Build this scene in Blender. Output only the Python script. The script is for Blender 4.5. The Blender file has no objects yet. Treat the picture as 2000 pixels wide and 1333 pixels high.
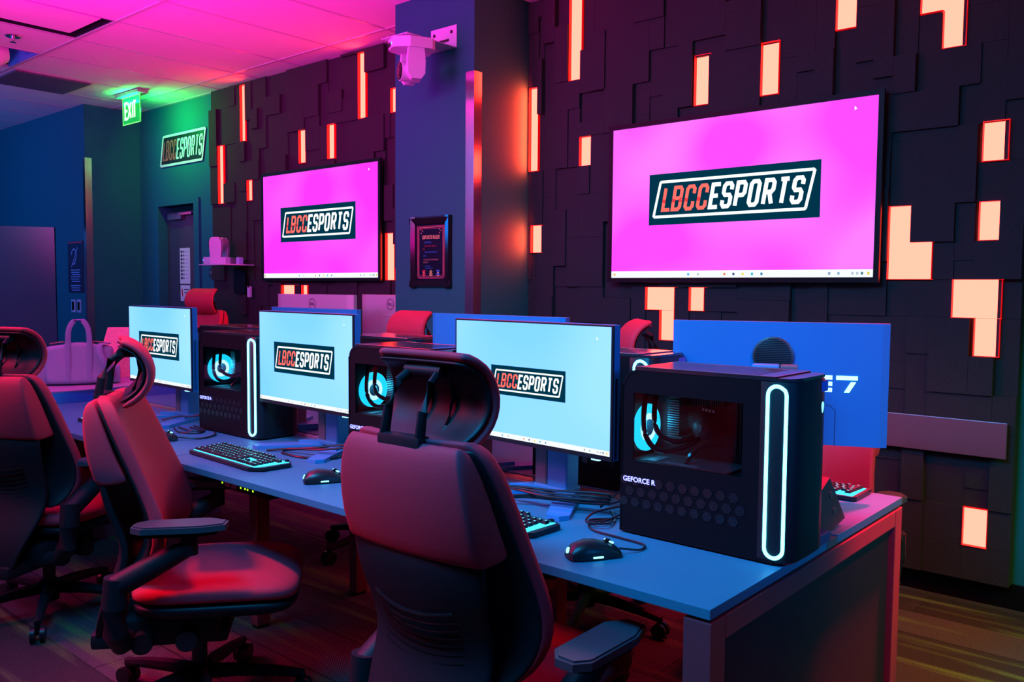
import bpy, bmesh, math, random
from mathutils import Vector, Matrix
random.seed(7)
SC = bpy.context.scene
COL = SC.collection
PI = math.pi

# ------------------------------------------------------------------ camera
F_PX, PITCH, ROLL, YAW = 1664.0, 0.0618, 0.00777, 0.711
fw = Vector((-math.sin(YAW)*math.cos(PITCH), math.cos(YAW)*math.cos(PITCH), -math.sin(PITCH)))
rt = Vector((math.cos(YAW), math.sin(YAW), 0)); up = rt.cross(fw)
c_, s_ = math.cos(ROLL), math.sin(ROLL)
R_ = c_*rt + s_*up; U_ = -s_*rt + c_*up
cam_d = bpy.data.cameras.new('camera'); cam = bpy.data.objects.new('camera', cam_d); COL.objects.link(cam)
m = Matrix.Identity(4)
for i, v in enumerate((R_, U_, -fw)):
    for k in range(3): m[k][i] = v[k]
m.translation = Vector((0, 0, 1.34)); cam.matrix_world = m
cam_d.sensor_width = 36; cam_d.lens = F_PX/2000*36; cam_d.clip_start = 0.02
SC.camera = cam

# ------------------------------------------------------------------ colour, world, lights
SC.view_settings.view_transform = 'Standard'; SC.view_settings.look = 'None'
SC.view_settings.gamma = 1; SC.view_settings.exposure = 0.0; SC.view_settings.use_curve_mapping = False
w = bpy.data.worlds.new('world'); SC.world = w; w.use_nodes = True
w.node_tree.nodes['Background'].inputs[0].default_value = (0.004, 0.02, 0.075, 1)
w.node_tree.nodes['Background'].inputs[1].default_value = 0.22

def area(name, loc, target, size, col, power, sy=None, spread=PI):
    d = bpy.data.lights.new(name, 'AREA'); d.energy = power; d.color = col; d.spread = spread
    d.shape = 'RECTANGLE'; d.size = size; d.size_y = sy or size
    o = bpy.data.objects.new(name, d); COL.objects.link(o); o.location = loc
    o.rotation_euler = (Vector(target)-Vector(loc)).to_track_quat('-Z', 'Y').to_euler(); return o
area('magenta_uplight', (-4.1, .7, 2.25), (-4.3, 1.7, 3.05), 2.2, (1, 0.0, 0.50), 150, 1.4, spread=2.3)
area('blue_ceiling_fill', (-9.6, .6, 2.3), (-9.6, 2.4, 3.05), 1.5, (0.0, .22, 1), 45, .6)  # unseen light added to turn the far-left ceiling blue
area('blue_side_fill', (1.3, 1.15, 1.75), (-1.0, 2.4, 1.05), .6, (0.0, 0.26, 1.0), 4.5, .5, spread=.9)  # unseen fill added to brighten the back of the right rear monitor
area('blue_wash', (-1.5, .35, 2.9), (-1.5, 2.3, 0.8), 1.4, (0.0, 0.42, 1.0), 62, .6, spread=1.9)
area('blue_wash', (-3.2, -.6, 2.9), (-3.9, 3.0, 1.4), 1.2, (0.0, 0.32, .7), 55, .8)
area('blue_wash_far', (-6.5, -1.2, 2.6), (-8.6, 3.5, 1.5), 1.6, (0.0, 0.22, 0.8), 45, 1.0)
area('magenta_wash', (-5.2, -.6, 2.8), (-2.6, 1.3, 0.8), 1.0, (1, 0.0, 0.09), 18, 0.6, spread=1.0)
def spot(name, loc, target, col, e, ang, blend=.6, r=.08):
    d = bpy.data.lights.new(name, 'SPOT'); d.energy = e; d.color = col; d.spot_size = math.radians(ang); d.spot_blend = blend; d.shadow_soft_size = r
    o = bpy.data.objects.new(name, d); COL.objects.link(o); o.location = loc
    o.rotation_euler = (Vector(target)-Vector(loc)).to_track_quat('-Z', 'Y').to_euler(); return o
spot('red_spot', (0.3, 2.0, 2.95), (-1.15, 2.95, .85), (1, .015, .02), 260, 46)
spot('red_spot', (-2.0, 1.7, 2.98), (-3.6, 3.1, 1.1), (1, .0, .02), 130, 44)
spot('red_spot', (-.55, 3.5, 2.95), (-.78, 2.50, .74), (1, .0, .04), 4200, 14, .5)  # unseen narrow beam added to redden the rear desk corner
spot('red_spot', (.7, -.3, 2.9), (-.74, 1.5, .35), (1, .0, .03), 45, 16, .8)
spot('red_spot', (-2.9, .5, 2.95), (-2.25, 1.5, .3), (1, .0, .03), 260, 42)
spot('red_spot', (-1.5, 3.4, 2.98), (-1.6, 2.1, 0), (1, .0, .03), 150, 62)
area('green_wash', (1.1, 3.0, 2.2), (-0.3, 3.3, 0.0), 0.4, (0.25, 1, 0.1), 9, 0.4, spread=1.3)

# ------------------------------------------------------------------ materials
MAT = {}
def mat(name, col=(.5, .5, .5), rough=.5, metal=0.0, emit=None, es=1.0, spec=.5, noise=0.0, nscale=200.0, bump=0.0, coat=0.0):
    if name in MAT: return MAT[name]
    M = bpy.data.materials.new(name); M.use_nodes = True; nt = M.node_tree; b = nt.nodes['Principled BSDF']
    b.inputs['Base Color'].default_value = (*col, 1); b.inputs['Roughness'].default_value = rough
    b.inputs['Metallic'].default_value = metal; b.inputs['Specular IOR Level'].default_value = spec
    b.inputs['Coat Weight'].default_value = coat
    if emit:
        b.inputs['Emission Color'].default_value = (*emit, 1); b.inputs['Emission Strength'].default_value = es
    if noise or bump:
        tc = nt.nodes.new('ShaderNodeTexCoord'); n = nt.nodes.new('ShaderNodeTexNoise'); n.inputs['Scale'].default_value = nscale
        n.inputs['Detail'].default_value = 4; nt.links.new(tc.outputs['Object'], n.inputs['Vector'])
        if noise:
            r = nt.nodes.new('ShaderNodeValToRGB'); r.color_ramp.elements[0].position = .3; r.color_ramp.elements[1].position = .7
            r.color_ramp.elements[0].color = (*[c*(1-noise) for c in col], 1); r.color_ramp.elements[1].color = (*[min(1, c*(1+noise)) for c in col], 1)
            nt.links.new(n.outputs['Fac'], r.inputs['Fac']); nt.links.new(r.outputs['Color'], b.inputs['Base Color'])
        if bump:
            bp = nt.nodes.new('ShaderNodeBump'); bp.inputs['Strength'].default_value = bump; bp.inputs['Distance'].default_value = .002
            nt.links.new(n.outputs['Fac'], bp.inputs['Height']); nt.links.new(bp.outputs['Normal'], b.inputs['Normal'])
    MAT[name] = M; return M
def emis(name, col, s=1.0):
    if name in MAT: return MAT[name]
    M = bpy.data.materials.new(name); M.use_nodes = True; nt = M.node_tree; nt.nodes.clear()
    e = nt.nodes.new('ShaderNodeEmission'); e.inputs[0].default_value = (*col, 1); e.inputs[1].default_value = s
    o = nt.nodes.new('ShaderNodeOutputMaterial'); nt.links.new(e.outputs[0], o.inputs[0]); MAT[name] = M; return M

felt = mat('felt', (.016, .017, .020), .95, noise=.35, nscale=260, bump=.5)
paint_green = mat('painted_wall', (.014, .15, .18), .75, spec=.1, bump=.08, nscale=90)
paint_blue = mat('painted_wall_shade', (.08, .15, .24), .6, bump=.08, nscale=90)
column_paint = mat('column_paint', (.014, .14, .12), .75, spec=.1, bump=.08, nscale=90)
ceil_m = mat('ceiling_tile', (.8, .8, .8), .9, noise=.05, nscale=300, bump=.35)
tbar = mat('ceiling_grid', (.55, .55, .6), .4)
black = mat('black_plastic', (.005, .005, .007), .45, spec=.12)
black_sat = mat('black_satin', (.010, .012, .016), .34, spec=.35)
black_gl = mat('black_gloss', (.008, .008, .01), .12)
chair_black = mat('chair_plastic', (.010, .011, .016), .5, spec=.22, bump=.05, nscale=500)
uphol = mat('upholstery', (.46, .026, .055), .7, spec=.25, noise=.06, nscale=600, bump=.25)
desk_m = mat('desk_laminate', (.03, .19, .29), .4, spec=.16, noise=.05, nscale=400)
desk_edge = mat('desk_edge', (.10, .11, .13), .5)
steel = mat('brushed_steel', (.62, .6, .62), .22, 1.0)
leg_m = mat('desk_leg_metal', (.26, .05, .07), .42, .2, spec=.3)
panel_m = mat('desk_panel', (.02, .018, .024), .6, spec=.2)
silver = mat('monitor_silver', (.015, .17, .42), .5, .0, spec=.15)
white_pl = mat('white_plastic', (.50, .50, .66), .4)
white_emit = emis('white_light', (.9, 1, 1), 1.2)
cyan_strip = emis('cyan_strip', (.35, 2.2, 3.2), 2.2)
cyan_key = emis('cyan_key_glow', (.05, .85, 1.4), 2.0)
cyan_legend = emis('cyan_legend', (.15, .9, 1.2), 1.5)
led_face = emis('led_panel_face', (9.0, .62, .43), 1.0)
led_rim_glow = mat('led_reveal_glow', (.9, .015, .008), .5, emit=(1, 0, 0), es=.55)  # red LED spill put into the lining's colour and emission
logo_dark = emis('logo_dark', (.0, .035, .07), 1)
logo_white = emis('logo_white', (.95, 1, 1), 1.15)
logo_red = emis('logo_red', (1, .16, .13), 1.1)
logo_red_low = emis('logo_red_lower', (.85, .05, .07), 1.0)
scr_cyan = None

def screen_mat(name, c0, c1):
    M = bpy.data.materials.new(name); M.use_nodes = True; nt = M.node_tree; nt.nodes.clear()
    tc = nt.nodes.new('ShaderNodeTexCoord'); n = nt.nodes.new('ShaderNodeTexNoise'); n.inputs['Scale'].default_value = 2.2; n.inputs['Detail'].default_value = 0
    r = nt.nodes.new('ShaderNodeValToRGB'); r.color_ramp.elements[0].position = .35; r.color_ramp.elements[1].position = .65
    r.color_ramp.elements[0].color = (*c0, 1); r.color_ramp.elements[1].color = (*c1, 1)
    e = nt.nodes.new('ShaderNodeEmission'); o = nt.nodes.new('ShaderNodeOutputMaterial')
    nt.links.new(tc.outputs['Object'], n.inputs['Vector']); nt.links.new(n.outputs['Fac'], r.inputs['Fac'])
    nt.links.new(r.outputs['Color'], e.inputs[0]); nt.links.new(e.outputs[0], o.inputs[0]); MAT[name] = M; return M
scr_mag = screen_mat('tv_picture_magenta', (1.1, .075, 1.15), (1.1, .22, 1.15))
scr_mag2 = screen_mat('tv_picture_magenta_far', (1.1, .045, 1.15), (1.1, .11, 1.15))
scr_cyan = screen_mat('screen_picture_cyan', (.24, .72, 1.7), (.38, .84, 1.7))
taskbar_m = emis('taskbar', (.95, 1.0, 1.0), 1.0)

def glass_mat():
    M = bpy.data.materials.new('tinted_glass'); M.use_nodes = True; nt = M.node_tree; nt.nodes.clear()
    t = nt.nodes.new('ShaderNodeBsdfTransparent'); t.inputs[0].default_value = (.8, .8, .82, 1)
    g = nt.nodes.new('ShaderNodeBsdfGlossy'); g.inputs['Roughness'].default_value = .04
    lw = nt.nodes.new('ShaderNodeLayerWeight'); pw_ = nt.nodes.new('ShaderNodeMath'); pw_.operation = 'POWER'; pw_.inputs[1].default_value = 4; nt.links.new(lw.outputs['Facing'], pw_.inputs[0])
    f = nt.nodes.new('ShaderNodeMath'); f.operation = 'MULTIPLY_ADD'; f.inputs[1].default_value = .5; f.inputs[2].default_value = .03; nt.links.new(pw_.outputs[0], f.inputs[0])
    mx = nt.nodes.new('ShaderNodeMixShader'); o = nt.nodes.new('ShaderNodeOutputMaterial')
    nt.links.new(f.outputs[0], mx.inputs[0]); nt.links.new(t.outputs[0], mx.inputs[1]); nt.links.new(g.outputs[0], mx.inputs[2]); nt.links.new(mx.outputs[0], o.inputs[0])
    return M
glass = glass_mat()

def carpet():
    M = bpy.data.materials.new('carpet'); M.use_nodes = True; nt = M.node_tree; b = nt.nodes['Principled BSDF']
    b.inputs['Roughness'].default_value = .95; b.inputs['Specular IOR Level'].default_value = .1
    L = nt.links.new; N = nt.nodes.new
    tc = N('ShaderNodeTexCoord')
    br = N('ShaderNodeTexBrick'); br.inputs['Scale'].default_value = 1; br.inputs['Mortar Size'].default_value = .004
    br.inputs['Brick Width'].default_value = 1.0; br.inputs['Row Height'].default_value = .25
    br.inputs['Color1'].default_value = (.05, .04, .05, 1); br.inputs['Color2'].default_value = (.12, .09, .11, 1); br.inputs['Mortar'].default_value = (.04, .035, .04, 1)
    L(tc.outputs['Object'], br.inputs['Vector'])
    mp = N('ShaderNodeMapping'); mp.inputs['Scale'].default_value = (.7, 9, 1); L(tc.outputs['Object'], mp.inputs['Vector'])
    n = N('ShaderNodeTexNoise'); n.inputs['Scale'].default_value = 1.6; n.inputs['Detail'].default_value = 3; L(mp.outputs[0], n.inputs['Vector'])
    r = N('ShaderNodeValToRGB'); r.color_ramp.elements[0].position = .52; r.color_ramp.elements[1].position = .68
    r.color_ramp.elements[0].color = (0, 0, 0, 1); r.color_ramp.elements[1].color = (1, 1, 1, 1); L(n.outputs['Fac'], r.inputs[0])
    mx = N('ShaderNodeMix'); mx.data_type = 'RGBA'; L(r.outputs['Color'], mx.inputs[0]); L(br.outputs['Color'], mx.inputs[6]); mx.inputs[7].default_value = (.16, .22, .09, 1)
    wv = N('ShaderNodeTexWave'); wv.inputs['Scale'].default_value = 55; wv.inputs['Distortion'].default_value = 2; wv.bands_direction = 'DIAGONAL'; L(tc.outputs['Object'], wv.inputs['Vector'])
    n2 = N('ShaderNodeTexNoise'); n2.inputs['Scale'].default_value = 160; L(tc.outputs['Object'], n2.inputs['Vector'])
    ml = N('ShaderNodeMath'); ml.operation = 'MULTIPLY'; L(wv.outputs['Fac'], ml.inputs[0]); L(n2.outputs['Fac'], ml.inputs[1])
    mr = N('ShaderNodeMapRange'); mr.inputs[1].default_value = 0; mr.inputs[2].default_value = .6; mr.inputs[3].default_value = .35; mr.inputs[4].default_value = 1.2; L(ml.outputs[0], mr.inputs[0])
    mu = N('ShaderNodeMix'); mu.data_type = 'RGBA'; mu.blend_type = 'MULTIPLY'; mu.inputs[0].default_value = 1
    L(mx.outputs[2], mu.inputs[6]); L(mr.outputs[0], mu.inputs[7]); L(mu.outputs[2], b.inputs['Base Color'])
    bp = N('ShaderNodeBump'); bp.inputs['Distance'].default_value = .004; bp.inputs['Strength'].default_value = .7; L(ml.outputs[0], bp.inputs['Height']); L(bp.outputs[0], b.inputs['Normal'])
    return M
carpet_m = carpet()

# ------------------------------------------------------------------ mesh builder
class MB:
    def __init__(s): s.v = []; s.f = []; s.mi = []; s.mats = []
    def m_(s, mt):
        if mt not in s.mats: s.mats.append(mt)
        return s.mats.index(mt)
    def add(s, vs, fs, mt, T=None):
        o = len(s.v); k = s.m_(mt)
        for v in vs:
            v = Vector(v); s.v.append(tuple(T @ v) if T else tuple(v))
        for f in fs: s.f.append(tuple(o+i for i in f)); s.mi.append(k)
    def box(s, lo, hi, mt, T=None, bev=0.0):
        x0, y0, z0 = lo; x1, y1, z1 = hi
        if bev <= 0:
            vs = [(x0,y0,z0),(x1,y0,z0),(x1,y1,z0),(x0,y1,z0),(x0,y0,z1),(x1,y0,z1),(x1,y1,z1),(x0,y1,z1)]
            s.add(vs, [(0,3,2,1),(4,5,6,7),(0,1,5,4),(1,2,6,5),(2,3,7,6),(3,0,4,7)], mt, T); return
        bm = bmesh.new(); bmesh.ops.create_cube(bm, size=1)
        for v in bm.verts: v.co = Vector(((x0+x1)/2+v.co.x*(x1-x0), (y0+y1)/2+v.co.y*(y1-y0), (z0+z1)/2+v.co.z*(z1-z0)))
        bmesh.ops.bevel(bm, geom=bm.edges[:], offset=bev, segments=2, affect='EDGES', profile=.6)
        s.bm(bm, mt, T)
    def bm(s, bm, mt, T=None):
        bm.verts.index_update(); s.add([v.co[:] for v in bm.verts], [[v.index for v in f.verts] for f in bm.faces], mt, T); bm.free()
    def prism(s, pts, z0, z1, mt, T=None):      # outline in xy, extruded in z
        n = len(pts); vs = [(p[0], p[1], z0) for p in pts]+[(p[0], p[1], z1) for p in pts]
        fs = [tuple(range(n-1, -1, -1)), tuple(range(n, 2*n))]+[(i, (i+1) % n, n+(i+1) % n, n+i) for i in range(n)]
        s.add(vs, fs, mt, T)
    def cyl(s, p0, p1, r0, mt, r1=None, n=20, T=None):
        s.tube([p0, p1], [r0, r0 if r1 is None else r1], mt, n, T=T)
    def tube(s, path, r, mt, n=10, T=None, flat=1.0, closed=False, upv=(0, 0, 1)):
        P = [Vector(p) for p in path]; k = len(P); rr = r if isinstance(r, (list, tuple)) else [r]*k
        vs = []; fs = []
        for i, p in enumerate(P):
            if closed: t = P[(i+1) % k]-P[i-1]
            else: t = (P[min(i+1, k-1)]-P[max(i-1, 0)])
            t.normalize(); u = Vector(upv)
            if abs(t.dot(u)) > .95: u = Vector((0, 1, 0)) if abs(t.y) < .9 else Vector((1, 0, 0))
            a = t.cross(u).normalized(); b = a.cross(t)
            for j in range(n):
                q = 2*PI*j/n; vs.append(p+rr[i]*(math.cos(q)*a*flat+math.sin(q)*b))
        kk = k if closed else k-1
        for i in range(kk):
            for j in range(n):
                A = i*n; B = ((i+1) % k)*n; fs.append((A+j, A+(j+1) % n, B+(j+1) % n, B+j))
        if not closed: fs.append(tuple(range(n-1, -1, -1))); fs.append(tuple(range((k-1)*n, k*n)))
        s.add(vs, fs, mt, T)
    def lathe(s, prof, mt, n=28, T=None):
        vs = []; fs = []; k = len(prof)
        for r, z in prof:
            for j in range(n): q = 2*PI*j/n; vs.append((r*math.cos(q), r*math.sin(q), z))
        for i in range(k-1):
            for j in range(n): fs.append((i*n+j, i*n+(j+1) % n, (i+1)*n+(j+1) % n, (i+1)*n+j))
        fs.append(tuple(range(n-1, -1, -1))); fs.append(tuple(range((k-1)*n, k*n))); s.add(vs, fs, mt, T)
    def sheet(s, A, B, mt, T=None, mtb=None):   # thick sheet between two point grids
        r = len(A); c = len(A[0]); n = r*c
        vs = [p for row in A for p in row]+[p for row in B for p in row]; fa = []; fb = []
        for i in range(r-1):
            for j in range(c-1):
                q = (i*c+j, i*c+j+1, (i+1)*c+j+1, (i+1)*c+j); fa.append(q); fb.append(tuple(n+x for x in reversed(q)))
        ed = []
        for j in range(c-1):
            ed.append((j+1, j, n+j, n+j+1)); a = (r-1)*c; ed.append((a+j, a+j+1, n+a+j+1, n+a+j))
        for i in range(r-1):
            a = i*c; b = (i+1)*c; ed.append((a, b, n+b, n+a)); ed.append((b+c-1, a+c-1, n+a+c-1, n+b+c-1))
        s.add(vs, fa+ed+fb, mt, T)
    def strip(s, pts, wd, mt, z=0.0, T=None, th=.0006):   # flat stroke in xy plane with mitred corners
        P = [Vector((p[0], p[1])) for p in pts]; closed = (P[0]-P[-1]).length < 1e-6
        if closed: P = P[:-1]
        k = len(P); L = []; Rr = []
        for i in range(k):
            d0 = (P[i]-P[i-1]) if (i or closed) else (P[1]-P[0]); d1 = (P[(i+1) % k]-P[i]) if (i < k-1 or closed) else d0
            d0 = d0.normalized(); d1 = d1.normalized(); t = (d0+d1).normalized(); nn = Vector((-t.y, t.x)); c = max(.5, nn.dot(Vector((-d0.y, d0.x))))
            L.append(P[i]+nn*wd/2/c); Rr.append(P[i]-nn*wd/2/c)
        vs = [(p.x, p.y, z+th) for p in L]+[(p.x, p.y, z+th) for p in Rr]
        rng = range(k if closed else k-1)
        s.add(vs, [(k+i, k+(i+1) % k, (i+1) % k, i) for i in rng], mt, T)
    def build(s, name, parent=None, smooth=False, sub=0, loc=None, rot=None):
        me = bpy.data.meshes.new(name); me.from_pydata([tuple(v) for v in s.v], [], s.f)
        for mt in s.mats: me.materials.append(mt)
        me.polygons.foreach_set('material_index', s.mi)
        if smooth or sub: me.polygons.foreach_set('use_smooth', [True]*len(me.polygons))
        bm = bmesh.new(); bm.from_mesh(me); bmesh.ops.recalc_face_normals(bm, faces=bm.faces[:]) if not getattr(s, 'keep', False) else None; bm.to_mesh(me); bm.free()
        me.update(); o = bpy.data.objects.new(name, me); COL.objects.link(o)
        if smooth and not sub:
            try: me.set_sharp_from_angle(angle=math.radians(35))
            except Exception: pass
        if sub:
            md = o.modifiers.new('sub', 'SUBSURF'); md.levels = sub; md.render_levels = sub
        if parent: o.parent = parent
        if loc: o.location = loc
        if rot: o.rotation_euler = rot
        return o

def tag(o, label, cat, group=None):
    o['label'] = label; o['category'] = cat
    if group: o['group'] = group
    return o
def thing(name, label, cat, loc=(0, 0, 0), rz=0.0, group=None):
    o = bpy.data.objects.new(name, None); COL.objects.link(o); o.location = loc; o.rotation_euler = (0, 0, rz); o.empty_display_size = .1
    return tag(o, label, cat, group)
def struct(o, kind='structure'): o['kind'] = kind; return o
def dup(root, loc, rz, label, group=None):
    def cp(o, par):
        c = o.copy(); COL.objects.link(c); c.parent = par
        for ch in kids[o]: cp(ch, c)
        return c
    allo = list(root.children_recursive); kids = {root: list(root.children)}
    for o in allo: kids[o] = list(o.children)
    r = root.copy(); COL.objects.link(r); r.location = loc; r.rotation_euler = (0, 0, rz); r['label'] = label
    if group: r['group'] = group
    for ch in kids[root]: cp(ch, r)
    return r
def TR(loc=(0, 0, 0), rot=(0, 0, 0), sc=1.0):
    from mathutils import Euler
    return Matrix.Translation(loc) @ Euler(rot).to_matrix().to_4x4() @ Matrix.Scale(sc, 4)

def text_geo(txt, size, sx=1.0, bold=0.0):
    cu = bpy.data.curves.new('t', 'FONT'); cu.body = txt; cu.size = size; cu.align_x = 'CENTER'; cu.align_y = 'CENTER'; cu.offset = bold; cu.resolution_u = 3
    o = bpy.data.objects.new('t', cu); COL.objects.link(o)
    dg = bpy.context.evaluated_depsgraph_get(); me = o.evaluated_get(dg).to_mesh()
    vs = [(v.co.x*sx, v.co.y, 0) for v in me.vertices]; fs = [tuple(p.vertices) for p in me.polygons]
    o.evaluated_get(dg).to_mesh_clear(); bpy.data.objects.remove(o); bpy.data.curves.remove(cu)
    return vs, fs

# face-on transform: local xy plane -> a plane facing -Y (x right, y up)
def FACE(x, y, z, rz=0.0, rx=0.0): return Matrix.Translation((x, y, z)) @ Matrix.Rotation(rz, 4, 'Z') @ Matrix.Rotation(PI/2+rx, 4, 'X')

def cr(path, k=5):     # smooth a path through its points
    P = [Vector(q) for q in path]; out = []
    for i in range(len(P)-1):
        p0, p1, p2, p3 = P[max(i-1, 0)], P[i], P[i+1], P[min(i+2, len(P)-1)]
        for j in range(k):
            u = j/k; out.append(.5*((2*p1)+(-p0+p2)*u+(2*p0-5*p1+4*p2-p3)*u*u+(-p0+3*p1-3*p2+p3)*u**3))
    return out+[P[-1]]
# ------------------------------------------------------------------ logo lettering (own block alphabet)
c = .22
GL = {'L': [[(0, 2), (0, 0), (1, 0)]],
      'B': [[(0, 0), (0, 2), (1-c, 2), (1, 2-c), (1, 1+c*.7), (1-c, 1.02), (1, 1-c*.7), (1, c), (1-c, 0), (0, 0)], [(0, 1.02), (1-c, 1.02)]],
      'C': [[(1, 1.35), (1, 2-c), (1-c, 2), (c, 2), (0, 2-c), (0, c), (c, 0), (1-c, 0), (1, c), (1, .65)]],
      'E': [[(1, 2), (0, 2), (0, 0), (1, 0)], [(0, 1), (.85, 1)]],
      'S': [[(1, 1.45), (1, 2-c), (1-c, 2), (c, 2), (0, 2-c), (0, 1+c), (c, 1), (1-c, 1), (1, 1-c), (1, c), (1-c, 0), (c, 0), (0, c), (0, .55)]],
      'P': [[(0, 0), (0, 2), (1-c, 2), (1, 2-c), (1, .9+c), (1-c, .9), (0, .9)]],
      'O': [[(c, 0), (0, c), (0, 2-c), (c, 2), (1-c, 2), (1, 2-c), (1, c), (1-c, 0), (c, 0)]],
      'R': [[(0, 0), (0, 2), (1-c, 2), (1, 2-c), (1, 1+c), (1-c, 1), (0, 1)], [(.55, 1), (1, 0)]],
      'T': [[(.5, 0), (.5, 2)], [(0, 2), (1, 2)]],
      'X': [[(0, 0), (1, 2)], [(1, 0), (0, 2)]], 'I': [[(.5, 0), (.5, 2)]],
      '2': [[(0, 2), (1, 2), (1, 1), (0, 1), (0, 0), (1, 0)]], '7': [[(0, 2), (1, 2), (.5, 0)]]}
def letters(mb, txt, x, y, hgt, mt, T, adv=1.55, wf=.62, sw=.42, shear=.17, z=.0005):
    u = hgt/2.0/1.21
    for ch in txt:
        for st in GL[ch]:
            pts = [(x+(p[0]*wf*1.25+p[1]*shear)*u, y+(p[1]-1)*u) for p in st]
            mb.strip(pts, sw*u, mt, z=z, T=T)
        x += adv*wf*1.25*u*(.62 if ch == 'I' else 1)
    return x
def logo(mb, w, h, T, mats=None, plate=True, aspect_txt=1.0):
    dk, wh, rd, rl = mats or (logo_dark, logo_white, logo_red, logo_red_low)
    if plate: mb.add([(-w/2, -h/2, .0003), (w/2, -h/2, .0003), (w/2, h/2, .0003), (-w/2, h/2, .0003)], [(0, 1, 2, 3)], dk, T)
    a = h*.34; sk = h*.12; bw = h*.055; x0 = -w*.468; x1 = w*.468; rr = h*.02
    fr = [(x0-sk+sk+rr, -a), (x1-2*sk*.6-rr, -a), (x1-2*sk*.6, -a+rr), (x1, a-rr), (x1-rr, a), (x0+2*sk*.6+rr, a), (x0+2*sk*.6, a-rr), (x0, -a+rr), (x0+rr, -a)]
    mb.strip(fr, bw, wh, z=.0008, T=T)
    H = h*.49; u = H/2/1.16; ADV = dict(zip(range(11), (.80, 1.02, 1.0, .98, .90, 1.0, 1.0, 1.05, 1.0, .98, 1.0)))
    xa = -w*.416+u*.17; avail = w*.412-u*.17-xa; step = avail/(sum(ADV[i] for i in range(10))+.62); cx = xa
    for i, ch in enumerate('LBCCESPORTS'):
        mt = rd if i < 4 else wh; sw = step*(.265 if i < 4 else .29)
        g_ = lambda p: (cx+sw/2*.6+(p[0]*step*.57)+(p[1]-1)*u*.17, (p[1]-1)*u)
        for st in GL[ch]: mb.strip([g_(p) for p in st], sw, mt, z=.0012, T=T)
        if i < 4:   # darker band across the middle of the red letters
            lo, hi = .66, .97
            for st in GL[ch]:
                for a, b in zip(st[:-1], st[1:]):
                    if a[1] > b[1]: a, b = b, a
                    if b[1]-a[1] < .1: continue
                    q0, q1 = max(lo, a[1]), min(hi, b[1])
                    if q1-q0 < .05: continue
                    f = lambda q: (a[0]+(b[0]-a[0])*(q-a[1])/(b[1]-a[1]), q)
                    mb.strip([g_(f(q0)), g_(f(q1))], sw, rl, z=.0015, T=T)
        cx += ADV[i]*step
def quad(mb, x0, y0, x1, y1, z, mt, T): mb.add([(x0, y0, z), (x1, y0, z), (x1, y1, z), (x0, y1, z)], [(0, 1, 2, 3)], mt, T)
def taskbar(mb, w, h, T, bh):
    quad(mb, -w/2, -h/2, w/2, -h/2+bh, .0004, taskbar_m, T); y = -h/2+bh/2; k = bh*.17
    cols = [(-.16, (.05, .45, .9)), (-.12, (.5, .6, .7)), (-.015, (.85, .25, .1)), (.02, (.03, .08, .2)), (.055, (.9, .75, .1)), (.09, (.02, .5, .75)), (.125, (.03, .25, .5)),
            (-.485, (.9, .4, .1)), (.36, (.3, .4, .6)), (.39, (.3, .5, .7)), (.435, (.5, .6, .7)), (.45, (.5, .6, .7)), (.465, (.1, .25, .35)), (.485, (.8, .65, .1))]
    for i, (fx, col) in enumerate(cols):
        quad(mb, fx*w-k, y-k, fx*w+k*.8, y+k, .0007, emis('icon_%d' % i, col), T)

# ================================================================== ROOM
WY = 4.075; CZ = 3.05
b = MB(); b.box((-12.5, -2.5, -.05), (2.5, 4.3, 0), carpet_m); struct(b.build('floor'))
# back wall: plain wall left of the felt (with door opening), behind the felt, and right of it
DX0, DX1, DZ = -8.09, -7.31, 2.10
b = MB()
b.box((-8.42, WY, 0), (DX0, WY+.12, CZ), paint_green); b.box((DX1, WY, 0), (-6.96, WY+.12, CZ), paint_green); b.box((DX0, WY, DZ), (DX1, WY+.12, CZ), paint_green)
struct(b.build('wall_back_left'))
b = MB(); b.box((-6.96, WY, 0), (2.5, WY+.12, CZ), paint_green); struct(b.build('wall_back'))
b = MB(); b.box((-8.54, 3.66, 0), (-8.42, WY+.12, CZ), paint_green); struct(b.build('wall_left_return'))
b = MB(); b.box((-12.5, 3.54, 0), (-8.42, 3.66, CZ), paint_green)
struct(b.build('wall_left'))
b = MB(); b.box((-3.995, 3.53, 0), (-3.335, WY-.001, CZ), column_paint); struct(b.build('wall_column'))
b = MB(); b.box((2.5, -2.5, 0), (2.6, 4.3, CZ), paint_blue); struct(b.build('wall_right'))
# ceiling: tiles with grid
b = MB()
gx = [-5.63+.6125*i for i in range(-11, 14)]; gy = [2.59+1.22*i for i in range(-4, 2)]+[WY]
holes = {(-6.2425, 1.37): 1, (-7.4675, 1.37): 1}
for i in range(len(gx)-1):
    for j in range(len(gy)-1):
        x0, x1, y0, y1 = gx[i], gx[i+1], gy[j], gy[j+1]
        if any(abs(x0-hx) < .02 and abs(y0-hy) < .02 for hx, hy in holes): continue
        b.box((x0+.008, y0+.008, CZ), (x1-.008, y1-.008, CZ+.02), ceil_m)
b.box((-12.5, -2.5, CZ+.16), (2.5, 4.3, CZ+.2), black)
struct(b.build('ceiling'))
b = MB()
for x in gx: b.box((x-.011, -2.3, CZ-.003), (x+.011, WY, CZ+.012), tbar)
for y in gy[:-1]: b.box((-12.3, y-.011, CZ-.004), (2.1, y+.011, CZ+.011), tbar)
b.box((-12.3, WY-.03, CZ-.004), (2.5, WY, CZ+.01), tbar)
struct(b.build('trim_1'))
b = MB(); b.box((-3.33, WY-.02, 0), (2.49, WY-.001, .105), black); b.box((-6.95, WY-.02, 0), (-4.0, WY-.001, .105), black); struct(b.build('baseboard_back'))
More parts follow.
